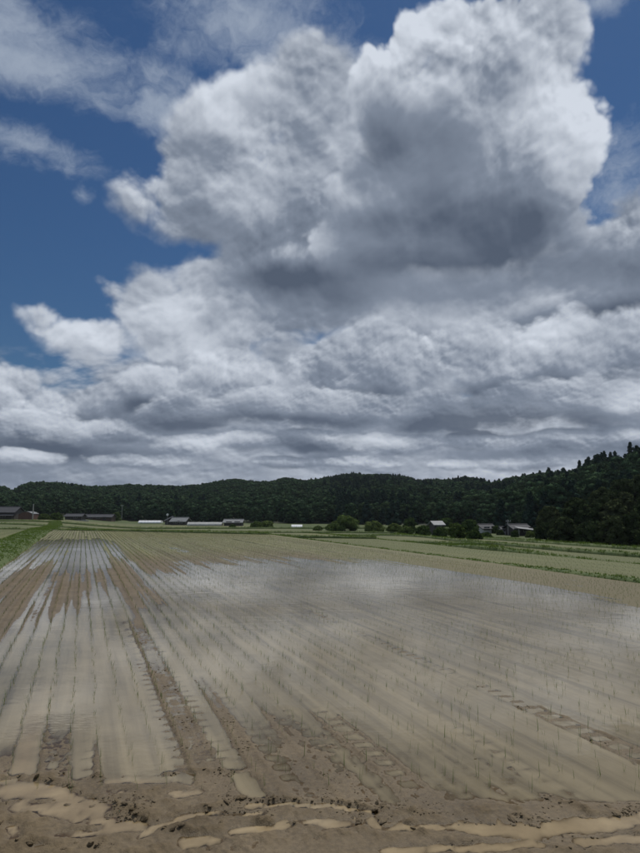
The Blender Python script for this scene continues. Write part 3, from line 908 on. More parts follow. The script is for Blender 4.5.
def blades(base, size, per, width, lean, seed, segs=1, curl=0.4):
    """One mesh of grass blades; each blade a tapering strip of segs quads ending in a point."""
    r = np.random.default_rng(seed)
    n = len(base) * per
    b = np.repeat(base, per, axis=0)
    sz = np.repeat(size, per) * r.uniform(0.65, 1.15, n)
    a = r.uniform(0, 2 * math.pi, n)
    ln = lean * r.uniform(0.2, 1.0, n)
    px_, py_ = np.cos(a), np.sin(a)
    wa = a + math.pi / 2 + r.uniform(-0.6, 0.6, n)
    wx_, wy_ = np.cos(wa) * width / 2, np.sin(wa) * width / 2
    spread = r.uniform(0, 1, n) * np.repeat(size, per) * 0.15 * (per > 1)
    x0, y0, z0 = b[:, 0] + px_ * spread, b[:, 1] + py_ * spread, b[:, 2]
    V = []
    for k_ in range(segs):
        u = k_ / segs
        h = sz * u; o = ln * sz * (u + curl * u * u)
        tp = 1 - 0.5 * u
        V.append(np.stack([x0 + px_ * o - wx_ * tp, y0 + py_ * o - wy_ * tp, z0 + h], -1))
        V.append(np.stack([x0 + px_ * o + wx_ * tp, y0 + py_ * o + wy_ * tp, z0 + h], -1))
    o = ln * sz * (1 + curl)
    V.append(np.stack([x0 + px_ * o, y0 + py_ * o, z0 + sz * (1 - 0.25 * ln)], -1))
    V = np.stack(V, 1)
    m_ = V.shape[1]
    f = []
    base_i = np.arange(n) * m_
    for k_ in range(segs - 1):
        f.append(np.stack([base_i + 2 * k_, base_i + 2 * k_ + 1, base_i + 2 * k_ + 3], -1))
        f.append(np.stack([base_i + 2 * k_, base_i + 2 * k_ + 3, base_i + 2 * k_ + 2], -1))
    f.append(np.stack([base_i + 2 * segs - 2, base_i + 2 * segs - 1, base_i + 2 * segs], -1))
    return V.reshape(-1, 3), np.concatenate(f).reshape(-1)


T_ = np.concatenate(tufts)
dist_ = np.hypot(T_[:, 0], T_[:, 1])
vv, ff = blades(T_[:, :3], T_[:, 3], 5, 0.03, 0.8, 31)
# blades far away are drawn a little wider so that they do not vanish
tag(mesh_np('bund_grass', vv, ff, 3, M['grass']), 'short mixed grass growing on the banks between the paddies', 'grass', kind='stuff')

# ================================================================== rice seedlings
sd = []
for t in np.arange(-3.05, 18.6, ROW_T):
    tt = round(t / ROW_T) * ROW_T
    s_ = np.arange(4.0, field_end(tt) - 0.6, 0.185)
    s_ = s_ + rng.normal(0, 0.025, len(s_))
    w = 0.03 * fbm(s_ * 0.35, np.full_like(s_, tt) * 0.3, 11, 2)
    sd.append(np.stack([s_, tt - w + rng.normal(0, 0.012, len(s_))], -1))
sd = np.concatenate(sd)
x_, y_ = st2xy(sd[:, 0], sd[:, 1])
keep = (y_ > 6.15) & (np.abs(x_) < 0.66 * y_ + 2) & (rng.uniform(0, 1, len(x_)) < 0.88 - 0.25 * S(-sd[:, 0], -12, -8) * S(sd[:, 1], 1, 2))
x_, y_, sd = x_[keep], y_[keep], sd[keep]
zi = np.array([mud_height(a, b) for a, b in zip(x_, y_)])
hgt = rng.uniform(0.09, 0.165, len(x_)) * np.where(sd[:, 1] < 1.4, 0.8, 1.0)
order = np.argsort(np.hypot(x_, y_))
x_, y_, zi, hgt, sd = x_[order], y_[order], zi[order], hgt[order], sd[order]
NIND = 300
pro = []
for k_ in range(10):
    v_, f_ = blades(np.zeros((1, 3)), np.array([1.0]), 3 if k_ % 3 else 2, 0.024, 0.08 + 0.035 * k_, 200 + k_, 3)
    me = bpy.data.meshes.new('rice_seedling')
    me.from_pydata([tuple(q) for q in v_], [], [tuple(q) for q in f_.reshape(-1, 3)])
    me.materials.append(M['rice'])
    pro.append(me)
for k_ in range(NIND):
    o = bpy.data.objects.new('rice_seedling', pro[k_ % 10])
    o.location = (x_[k_], y_[k_], zi[k_] - 0.01)
    o.scale = (hgt[k_] * 1.2,) * 3
    o.rotation_euler = (0, 0, rng.uniform(0, 6.28))
    COL.objects.link(o)
    tag(o, 'thin dark green rice seedling standing in the shallow muddy water', 'seedling', 'rice seedlings in the nearest part of the paddy')
rest = slice(NIND, None)
bx_, by_, bz_, bh_ = x_[rest], y_[rest], zi[rest] - 0.005, hgt[rest]
dd = np.hypot(bx_, by_)
V, F, nb = [], [], 0
for lo, hi, per, wd, sg in [(0, 16, 4, 0.0042, 2), (16, 34, 3, 0.006, 1), (34, 120, 2, 0.010, 1)]:
    q = (dd >= lo) & (dd < hi)
    v_, f_ = blades(np.stack([bx_, by_, bz_], -1)[q], bh_[q], per, wd, 0.35, 40 + per + lo, sg)
    V.append(v_); F.append(f_ + nb); nb += len(v_)
# the paddies on the right and beyond
for t0, t1, s0, s1 in [(20.2, 28.2, 10, 60), (29.8, 37.5, 18, 60), (-3.5, 30, 96, 104), (-30, -7.2, 30, 100)]:
    tt = np.arange(t0, t1, ROW_T)
    ss = np.arange(s0, s1, 0.36)
    A, B = np.meshgrid(ss, tt, indexing='ij')
    A = A.ravel() + rng.normal(0, 0.05, A.size); B = B.ravel() + rng.normal(0, 0.015, A.size)
    xx, yy = st2xy(A, B)
    q = (np.abs(xx) < 0.62 * yy) & (rng.uniform(0, 1, len(xx)) < 0.85)
    xx, yy = xx[q], yy[q]
    v_, f_ = blades(np.stack([xx, yy, ground_z(xx, yy)], -1), np.full(len(xx), 0.075), 2, 0.012, 0.4, int(50 + t0), 1)
    V.append(v_); F.append(f_ + nb); nb += len(v_)
tag(mesh_np('rice_rows', np.concatenate(V), np.concatenate(F), 3, M['rice']), 'rows of young rice seedlings planted across the flooded fields', 'rice', kind='stuff')

# ================================================================== hills
RIDGE = [(-220, 478), (-140, 484), (-80, 480), (-30, 484), (0, 486), (8, 486), (18, 489.5), (30, 483), (45, 481.3), (71, 483.4), (87, 485.4), (106, 485.4), (130, 483.4), (157, 484.8),
         (181, 485.4), (201, 484), (226, 479.3), (238, 478.3), (258, 481.3), (272, 481), (286, 478), (305, 480.3), (321, 478.7), (342, 474.2), (354, 473),
         (370, 474), (390, 475), (411, 478.5), (416, 481), (429, 480), (445, 480.7), (464, 476.6), (478, 479), (490, 483.5), (505, 479), (523, 474.5),
         (547, 471), (576, 471), (582, 463), (590, 458.5), (605, 456), (615, 455), (619, 459), (629, 453), (640, 449), (700, 440), (780, 444), (900, 452)]
RDIST = [(-220, 600), (0, 520), (250, 540), (370, 560), (470, 520), (500, 430), (530, 360), (580, 270), (640, 205), (720, 180), (900, 180)]
FDIST = [(-220, 290), (0, 262), (60, 275), (130, 285), (160, 266), (250, 238), (400, 205), (470, 180), (500, 152), (525, 132), (545, 118), (570, 112), (640, 108), (720, 100), (900, 95)]
ip = lambda tab, x: np.interp(x, [p[0] for p in tab], [p[1] for p in tab])
TREE_H = 9.0


def hill_frame(px):
    a = (px - 320) / (FPX * math.cos(TH))
    n_ = np.hypot(a, 1.0)
    return a / n_, 1.0 / n_, n_          # unit direction (x, y) and how much longer than the forward distance


def hill_z(px, u):
    """u = 0 at the foot, 1 on the ridge, >1 behind it; returns x, y, z."""
    ux, uy, n_ = hill_frame(px)
    Df, Dr = ip(FDIST, px), ip(RDIST, px)
    D_ = (Df + (Dr - Df) * u) * n_
    x, y = ux * D_, uy * D_
    zr = CAM_H + (HOR - ip(RIDGE, px)) * (Dr) / FPX * (math.cos(TH) ** 2 + 0.02) - TREE_H * 0.93
    z0 = ground_z(x, y) - 0.25
    prof_ = np.where(u <= 1, 0.62 * np.clip(u, 0, 1) ** 0.85 + 0.38 * S(u, 0.05, 1.0), 1 - 0.45 * S(u, 1.0, 1.7))
    spur = 0.20 * fbm(x / 75.0, y / 110.0, 201, 3) * np.clip(u, 0, 1) * np.clip(1.05 - u, 0, 1) * 4 * 0.8
    return x, y, z0 + (zr - z0) * np.clip(prof_ + spur, 0, 1.4)


pxs = np.linspace(-220, 900, 260)
us = np.concatenate([np.linspace(0, 1, 46), np.linspace(1.05, 1.8, 8)])
PX, U = np.meshgrid(pxs, us, indexing='ij')
x, y, z = hill_z(PX, U)
tag(mesh_np('hills', np.stack([x, y, z], -1).reshape(-1, 3), grid_faces(*PX.shape)[::-1], 4, M['soil'], smooth=True), kind='structure')


# ================================================================== trees
def ico(sub):
    import bmesh
    bm = bmesh.new()
    bmesh.ops.create_icosphere(bm, subdivisions=sub, radius=1.0)
    v = np.array([q.co[:] for q in bm.verts]); f = np.array([[w.index for w in q.verts] for q in bm.faces])
    bm.free()
    return v, f


ICO1, ICO2 = ico(1), ico(2)


def crown_mesh(name, lobes, per_lobe, leaf, seed, mat, core=True, flat=0.75):
    """lobes: (x, y, z, rx, rz). Leaf sprays spread through the shell of every lobe, over a rough inner mass of twigs."""
    r = np.random.default_rng(seed)
    V, F, nb = [], [], 0
    for (lx, ly, lz, rx, rz) in lobes:
        if core:
            v = ICO1[0] * np.array([rx, rx, rz]) * 0.80
            v = v * (1 + 0.22 * r.standard_normal((len(v), 1))) + np.array([lx, ly, lz])
            V.append(v); F.append(ICO1[1] + nb); nb += len(v)
        n = per_lobe
        d = r.standard_normal((n, 3)); d[:, 2] = d[:, 2] * 0.9 + 0.25
        d /= np.linalg.norm(d, axis=1)[:, None]
        rad = r.uniform(0.78, 1.12, n)[:, None]
        c = np.array([lx, ly, lz]) + d * np.array([rx, rx, rz]) * rad
        up = d + r.standard_normal((n, 3)) * 0.55
        up /= np.linalg.norm(up, axis=1)[:, None]
        a = np.cross(up, r.standard_normal((n, 3))); a /= np.linalg.norm(a, axis=1)[:, None]
        b = np.cross(up, a)
        L = leaf * r.uniform(0.6, 1.5, n)[:, None]
        q = np.stack([c - a * L, c + b * L * flat, c + a * L, c - b * L * flat * 0.8 - up * L * 0.3], 1).reshape(-1, 3)
        i = nb + np.arange(n)[:, None] * 4
        V.append(q); F.append(np.concatenate([i + [0, 1, 2], i + [0, 2, 3]])); nb += 4 * n
    V = np.concatenate(V); F = np.concatenate(F)
    me = bpy.data.meshes.new(name)
    me.vertices.add(len(V)); me.vertices.foreach_set('co', V.astype(np.float32).ravel())
    me.loops.add(len(F) * 3); me.loops.foreach_set('vertex_index', F.astype(np.int32).ravel())
    me.polygons.add(len(F)); me.polygons.foreach_set('loop_start', np.arange(0, len(F) * 3, 3, dtype=np.int32))
    me.update(calc_edges=True)
    me.materials.append(mat)
    return me


def round_lobes(R_, H_, z0, n, seed, lob=0.34):
    """Lobes filling a rounded crown of radius R_, from z0 up to H_."""
    r = np.random.default_rng(seed)
    out = []
    for i in range(n):
        t = (i + 0.5) / n
        ph_ = i * 2.399 + r.uniform(-0.4, 0.4)
        zz = 1 - t
        rr = math.sqrt(max(0, 1 - (zz * 1.05 - 0.05) ** 2)) if zz > 0.3 else 0.95
        k_ = r.uniform(0.66, 1.02)
        l = lob * R_ * r.uniform(0.75, 1.25)
        out.append((math.cos(ph_) * rr * R_ * k_ * 0.8, math.sin(ph_) * rr * R_ * k_ * 0.8, z0 + (H_ - z0 - l * 0.8) * (zz ** 0.9) * r.uniform(0.92, 1.0) + l * 0.2, l, l * 0.72))
    out.append((0, 0, (z0 + H_) / 2, R_ * 0.6, (H_ - z0) * 0.42))
    return out


def cone_lobes(R_, H_, z0, n, seed):
    r = np.random.default_rng(seed)
    out = []
    for i in range(n):
        t = i / (n - 1)
        rr = R_ * (1 - t) ** 0.75
        ph_ = i * 2.399
        out.append((math.cos(ph_) * rr * 0.55, math.sin(ph_) * rr * 0.55, z0 + (H_ - z0) * t * 0.97, 0.16 * R_ + 0.34 * rr * r.uniform(0.8, 1.2), 0.12 * R_ + 0.24 * rr + 0.2))
    return out


def trunk_mesh(H_, r0, limbs, seed, spread=0.5):
    r = np.random.default_rng(seed)
    mb = MB()
    mb.tube([(0, 0, -0.3), (0.03 * H_, 0.01 * H_, H_ * 0.35), (0.0, 0.03 * H_, H_ * 0.7), (0.01 * H_, 0, H_ * 0.92)], [r0 * 1.3, r0, r0 * 0.6, r0 * 0.15], 8)
    for i in range(limbs):
        a = i * 2.4 + r.uniform(-0.3, 0.3); z0 = H_ * r.uniform(0.25, 0.6); L = H_ * spread * r.uniform(0.5, 0.9)
        mb.tube([(0, 0, z0), (math.cos(a) * L * 0.5, math.sin(a) * L * 0.5, z0 + L * 0.35), (math.cos(a) * L, math.sin(a) * L, z0 + L * 0.55)], [r0 * 0.45, r0 * 0.28, r0 * 0.08], 6)
    me = bpy.data.meshes.new('trunk')
    me.from_pydata(mb.v, [], mb.f); me.materials.append(M['bark'])
    return me


# unit kinds used on the far slopes (about 9 m tall)
far_kinds = []
for i in range(3):
    far_kinds.append(('broad', crown_mesh('crown', round_lobes(3.6, 9.0, 1.5, 15, 300 + i, 0.36), 34, 0.34, 310 + i, M['leaf2'])))
for i in range(3):
    far_kinds.append(('cedar', crown_mesh('crown', cone_lobes(3.1 + 0.3 * i, 9.6, 0.8, 17, 320 + i), 26, 0.30, 330 + i, M['cedar'], flat=0.5)))

protos = []
for nm, me in far_kinds:
    protos.append(bpy.data.objects.new('crown', me))      # geometry source only, never linked into the scene


def scatter(name, pts, rot, scl, proto, label):
    me = bpy.data.meshes.new(name)
    me.vertices.add(len(pts)); me.vertices.foreach_set('co', np.asarray(pts, np.float32).ravel())
    for nm, dat in (('rot', rot), ('scl', scl)):
        a = me.attributes.new(nm, 'FLOAT', 'POINT'); a.data.foreach_set('value', np.asarray(dat, np.float32))
    o = bpy.data.objects.new(name, me); COL.objects.link(o)
    g = bpy.data.node_groups.new(name, 'GeometryNodeTree')
    g.interface.new_socket('Geometry', in_out='INPUT', socket_type='NodeSocketGeometry')
    g.interface.new_socket('Geometry', in_out='OUTPUT', socket_type='NodeSocketGeometry')
    gi = g.nodes.new('NodeGroupInput'); go = g.nodes.new('NodeGroupOutput')
    io = g.nodes.new('GeometryNodeInstanceOnPoints'); oi = g.nodes.new('GeometryNodeObjectInfo')
    oi.inputs['Object'].default_value = proto
    oi.inputs['As Instance'].default_value = True
    ar = g.nodes.new('GeometryNodeInputNamedAttribute'); ar.data_type = 'FLOAT'; ar.inputs['Name'].default_value = 'rot'
    asz = g.nodes.new('GeometryNodeInputNamedAttribute'); asz.data_type = 'FLOAT'; asz.inputs['Name'].default_value = 'scl'
    cx = g.nodes.new('ShaderNodeCombineXYZ')
    l = g.links.new
    l(gi.outputs[0], io.inputs['Points']); l(oi.outputs['Geometry'], io.inputs['Instance'])
    l(ar.outputs['Attribute'], cx.inputs['Z']); l(cx.outputs[0], io.inputs['Rotation'])
    l(asz.outputs['Attribute'], io.inputs['Scale']); l(io.outputs[0], go.inputs[0])
    m = o.modifiers.new('scatter', 'NODES'); m.node_group = g
    return tag(o, label, 'forest', kind='stuff')


r = np.random.default_rng(77)
buckets = [[] for _ in protos]
# points spread evenly in metres over the slopes
for _ in range(60000):
    px = r.uniform(-190, 860); u = r.uniform(0.0, 1.12)
    Df, Dr = float(ip(FDIST, px)), float(ip(RDIST, px))
    D_ = Df + (Dr - Df) * u
    if r.uniform() > D_ * (Dr - Df) / (560 * 340): continue
    if r.uniform() > 0.40: continue
    x, y, z = (float(q) for q in hill_z(np.float64(px), np.float64(u)))
    ced = fbm(np.float64(x / 60), np.float64(y / 60), 401, 2)
    ridge_c = 0.30 if 330 < px < 420 or px > 560 else 0.0
    pc = np.clip(0.08 + 1.3 * ced + ridge_c - 0.35 * (px < 250), 0.0, 0.85)
    i = (3 if r.uniform() < pc else 0) + r.integers(0, 3)
    buckets[i].append((x, y, z - 0.4, r.uniform(0, 6.28), (r.uniform(0.62, 1.08) if u < 0.85 else r.uniform(0.80, 0.98)) * (0.85 if u < 0.06 else 1.0)))
for i, (b, p) in enumerate(zip(buckets, protos)):
    if not b: continue
    b = np.array(b)
    scatter('hill_forest', b[:, :3], b[:, 3], b[:, 4], p,
            ['rounded broadleaf trees covering the wooded hills', 'dense broadleaf trees covering the wooded hills', 'loose broadleaf trees covering the wooded hills',
             'slender dark cedars covering the wooded hills', 'dark cedars covering the wooded hills', 'broad dark cedars covering the wooded hills'][i])
print('forest', [len(b) for b in buckets])


def hit(px, py):
    """Where the line of sight through a pixel meets the ground."""
    d = ray(px, py)
    k_ = 3.0
    while k_ < 900:
        x, y, z = d.x * k_, d.y * k_, CAM_H + d.z * k_
        if z <= float(ground_z(x, y)): break
        k_ += 0.25
    return d.x * k_, d.y * k_, float(ground_z(d.x * k_, d.y * k_))


def at(px, D_):
    d = ray(px, HOR)
    k_ = D_ / d.y
    x = d.x * k_
    return x, D_, float(ground_z(x, D_))


def z_at(py, D_):
    d = ray(320, py)
    return CAM_H + d.z / d.y * D_


# near trees of the wood on the right: each its own tree (top pixel, radius in pixels, distance)
leafkinds = {}


def tree(name, label, cat, group, x, y, z, H_, R_, seed, kind='round', mat='leaf', leaf=0.16, per=90, nl=16, base=0.12, lob=0.34):
    t = thing(name, label, cat, (x, y, z), seed * 1.3, group)
    if kind == 'round':
        lobes = round_lobes(R_, H_, H_ * base, nl, seed, lob)
    else:
        lobes = cone_lobes(R_, H_, H_ * base, nl, seed)
    c = bpy.data.objects.new('crown', crown_mesh('crown', lobes, per, leaf, seed + 5, M[mat], flat=0.7 if kind == 'round' else 0.45))
    COL.objects.link(c); c.parent = t
    k_ = bpy.data.objects.new('trunk', trunk_mesh(H_ * 0.85, 0.03 * H_ + 0.03, 5 if kind == 'round' else 2, seed, 0.35))
    COL.objects.link(k_); k_.parent = t
    return t


GW = 'broadleaf trees at the near edge of the wood on the right'
for i, (px, top, rp, D_, lab) in enumerate([
        (549, 505, 12, 88, 'leftmost rounded tree of the dark wood, standing behind the small white bag'),
        (562, 516, 13, 78, 'low spreading tree right of the small white bag at the wood edge'),
        (577, 496, 15, 86, 'tree with a pale green pointed top rising over the left end of the near wood'),
        (590, 520, 14, 74, 'low dark tree at the foot of the wood, in front of the pale pointed top'),
        (597, 501, 14, 84, 'rounded tree right of the pale pointed top in the near wood'),
        (603, 486, 16, 98, 'tall light topped tree behind the middle of the near wood'),
        (611, 515, 13, 72, 'low dark bushy tree at the foot of the middle of the near wood'),
        (615, 498, 14, 82, 'greyish green topped tree in the middle of the near wood'),
        (625, 475, 17, 104, 'high rounded tree behind the wood under the tallest cedar'),
        (627, 491, 13, 86, 'grey green domed tree near the right edge of the picture, mid height'),
        (632, 511, 13, 72, 'dark low tree near the right edge, in front of the domed one'),
        (645, 470, 18, 102, 'highest broad tree at the right edge of the picture'),
        (647, 494, 15, 80, 'broad tree cut off by the right edge of the picture'),
        (652, 518, 14, 68, 'lowest bushy tree cut off by the right edge of the picture'),
        (545, 522, 9, 84, 'small dark bush directly above the small white bag'),
        (667, 484, 18, 80, 'large tree just beyond the right edge of the near wood'),
        (690, 488, 20, 74, 'broad tree farther right along the edge of the near wood')]):
    x, y, z = at(px, D_)
    zt = z_at(top, D_)
    z = min(z, zt - 3.0)
    # slope behind the edge carries the rear trees
    zz = z + max(0.0, (D_ - 74) * 0.05)
    tree('broadleaf_tree', lab, 'tree', GW, x, y, zz, zt - zz, rp * D_ / FPX * 1.2, 500 + i * 7, mat='wood', leaf=0.17, per=150, nl=38, base=0.02, lob=0.25)
GC = 'cedars standing above the skyline of the right hill'
for i, (px, top, hh, rr, lab) in enumerate([(634.5, 442.5, 13, 1.9, 'tallest pointed cedar above the skyline near the right edge'),
                                            (607.5, 451.5, 9, 1.5, 'pointed cedar above the skyline, left of a close pair on the right hill'),
                                            (614, 452.5, 8.5, 1.3, 'slimmer right hand cedar of the close pair on the right hill skyline'),
                                            (582, 460.5, 9, 1.4, 'lone pointed cedar where the skyline of the right hill drops to the left'),
                                            (641, 446, 11, 2.1, 'cedar touching the right edge of the picture on the skyline')]):
    D_ = float(ip(RDIST, px))
    x, y, _ = at(px, D_)
    zt = z_at(top, D_)
    tree('cedar_tree', lab, 'tree', GC, x, y, zt - hh, hh, rr * 1.5, 700 + i * 5, kind='cone', mat='cedar', leaf=0.30, per=70, nl=20, base=0.05)

GB = 'round shrubs along the far edge of the fields'
for i, (px, top, bot, hw, lab, mt) in enumerate([
        (345, 514.5, 531, 15, 'largest isolated round green shrub at the far edge of the fields', 'shrub'),
        (331, 524, 530.5, 6, 'small low shrub touching the left side of the largest round shrub', 'shrub'),
        (374, 520.5, 532, 12, 'round bush just right of the largest isolated shrub', 'shrub'),
        (395, 523, 533, 8, 'low shrub filling the gap right of the round bush', 'shrub'),
        (410, 517.5, 531, 8, 'darker taller bush behind the low shrubs, left of the pale roof', 'leaf'),
        (407, 526, 534, 8, 'low shrub in front of the darker taller bush', 'shrub'),
        (423, 525.5, 535.5, 9, 'low dark green bush just left below the pale roof', 'leaf'),
        (446, 517.5, 528, 9, 'rounded tree crown above and right of the pale roof', 'leaf'),
        (441, 526.5, 537, 9, 'bush in front of the pale roof, hiding its walls', 'leaf'),
        (456, 522.5, 538, 10, 'dense round bush right of the pale roof', 'leaf'),
        (470, 518.5, 535, 11, 'taller loose bush farther right of the pale roof', 'leaf'),
        (474, 530, 539, 8, 'low bush at the right end of the bush row', 'leaf'),
        (486, 532.5, 539, 7, 'lowest small bush below the blue grey house', 'leaf'),
        (257, 521.5, 528, 7, 'left one of the small paired bushes right of the grey roofed barn', 'shrub'),
        (267, 520.5, 528, 7, 'right one of the small paired bushes right of the grey roofed barn', 'shrub'),
        (116, 511.5, 521, 5, 'yellowish green bush at the right end of the long brown building', 'shrub'),
        (44, 513.5, 519.6, 6, 'low bush just right of the pale pole beside the red brown shed', 'leaf'),
        (56, 512.5, 519.8, 7, 'second low bush right of the pale pole, before the dark building', 'leaf'),
        (318, 526, 530.4, 5, 'tiny low shrub left of the largest round shrub, near the white strip', 'shrub'),
        (500, 530, 535, 4, 'small garden shrub left of the white walled outbuilding', 'leaf'),
        (515, 530.5, 537, 4, 'low garden shrub in front of the left corner of the dark house with the carport', 'leaf'),
        (497, 525.5, 533.5, 5, 'leafy shrub between the blue grey house and the white walled outbuilding', 'leaf'),
        (530, 531, 537.5, 4.5, 'low shrub at the foot of the pale carport roof', 'shrub'),
        (432, 523.2, 530, 6, 'shrub hiding the left wall of the house with the pale pointed roof', 'leaf'),
        (537, 527, 537, 5, 'garden bush right of the house with the pale lean-to roof', 'leaf'),
        (233, 524.5, 527.5, 3, 'small bush in front of the grey roofed barn', 'leaf')]):
    x, y, z = hit(px, bot)
    tree('round_shrub', lab, 'shrub', GB, x, y, z, z_at(top, y) - z, hw * y / FPX, 800 + i * 3, mat=mt, leaf=0.10 + 0.0006 * y, per=120, nl=14, base=-0.05)

# ================================================================== buildings
M['roof_dark'] = simple_mat('dark_roof_tiles', (0.028, 0.030, 0.038), (0.048, 0.052, 0.062), 2.0, 0.8, 0.4, stretch=(1, 1, 4))
M['roof_grey'] = simple_mat('grey_sheet_roof', (0.12, 0.13, 0.14), (0.18, 0.19, 0.20), 1.0, 0.7, 0.2)
M['roof_pale'] = simple_mat('pale_sheet_roof', (0.20, 0.21, 0.22), (0.30, 0.31, 0.32), 1.0, 0.7, 0.2)
M['wall_dark'] = simple_mat('dark_boards', (0.055, 0.050, 0.050), (0.095, 0.082, 0.075), 2.0, 0.8, 0.3, stretch=(6, 6, 1))
M['wall_brown'] = simple_mat('brown_boards', (0.085, 0.055, 0.042), (0.14, 0.095, 0.075), 2.0, 0.8, 0.3, stretch=(6, 6, 1))
M['wall_red'] = simple_mat('red_brown_sheet', (0.10, 0.052, 0.040), (0.14, 0.072, 0.055), 1.5, 0.6, 0.3)
M['wall_white'] = simple_mat('white_plaster', (0.50, 0.50, 0.49), (0.66, 0.66, 0.64), 1.5, 0.8, 0.1)
M['film'] = simple_mat('greenhouse_film', (0.70, 0.72, 0.73), (0.85, 0.86, 0.86), 1.2, 0.3, 0.1)
M['film_old'] = simple_mat('old_greenhouse_film', (0.30, 0.31, 0.29), (0.46, 0.46, 0.44), 1.2, 0.4, 0.1)
M['glass'] = simple_mat('window_glass', (0.03, 0.035, 0.04), (0.05, 0.055, 0.06), 1, 0.12, 0.0)
M['frame'] = simple_mat('window_frame', (0.30, 0.30, 0.30), (0.42, 0.42, 0.41), 2, 0.5, 0.0)
M['concrete'] = simple_mat('pole_concrete', (0.30, 0.30, 0.28), (0.42, 0.42, 0.40), 2, 0.85, 0.2)
M['steel'] = simple_mat('galvanised_steel', (0.35, 0.36, 0.37), (0.50, 0.51, 0.52), 4, 0.4, 0.1, 0.6)
M['bag'] = simple_mat('white_woven_bag', (0.55, 0.55, 0.52), (0.72, 0.72, 0.69), 8, 0.7, 0.5)


def window(t, x, y, z, w, h, n=2):
    """A framed window on the front (-y) wall; panes are its sub-parts."""
    mb = MB()
    for sx in np.linspace(-w / 2, w / 2, n + 1): mb.box((x + sx, y - 0.03, z), (0.07, 0.08, h + 0.07))
    for sz in (-h / 2, h / 2): mb.box((x, y - 0.034, z + sz), (w + 0.1, 0.075, 0.07))
    f = mb.build('window', M['frame'], t)
    for i in range(n):
        p = MB(); p.box((x - w / 2 + w * (i + 0.5) / n, y - 0.012, z), (w / n - 0.07, 0.02, h - 0.07))
        p.build('pane', M['glass'], f)


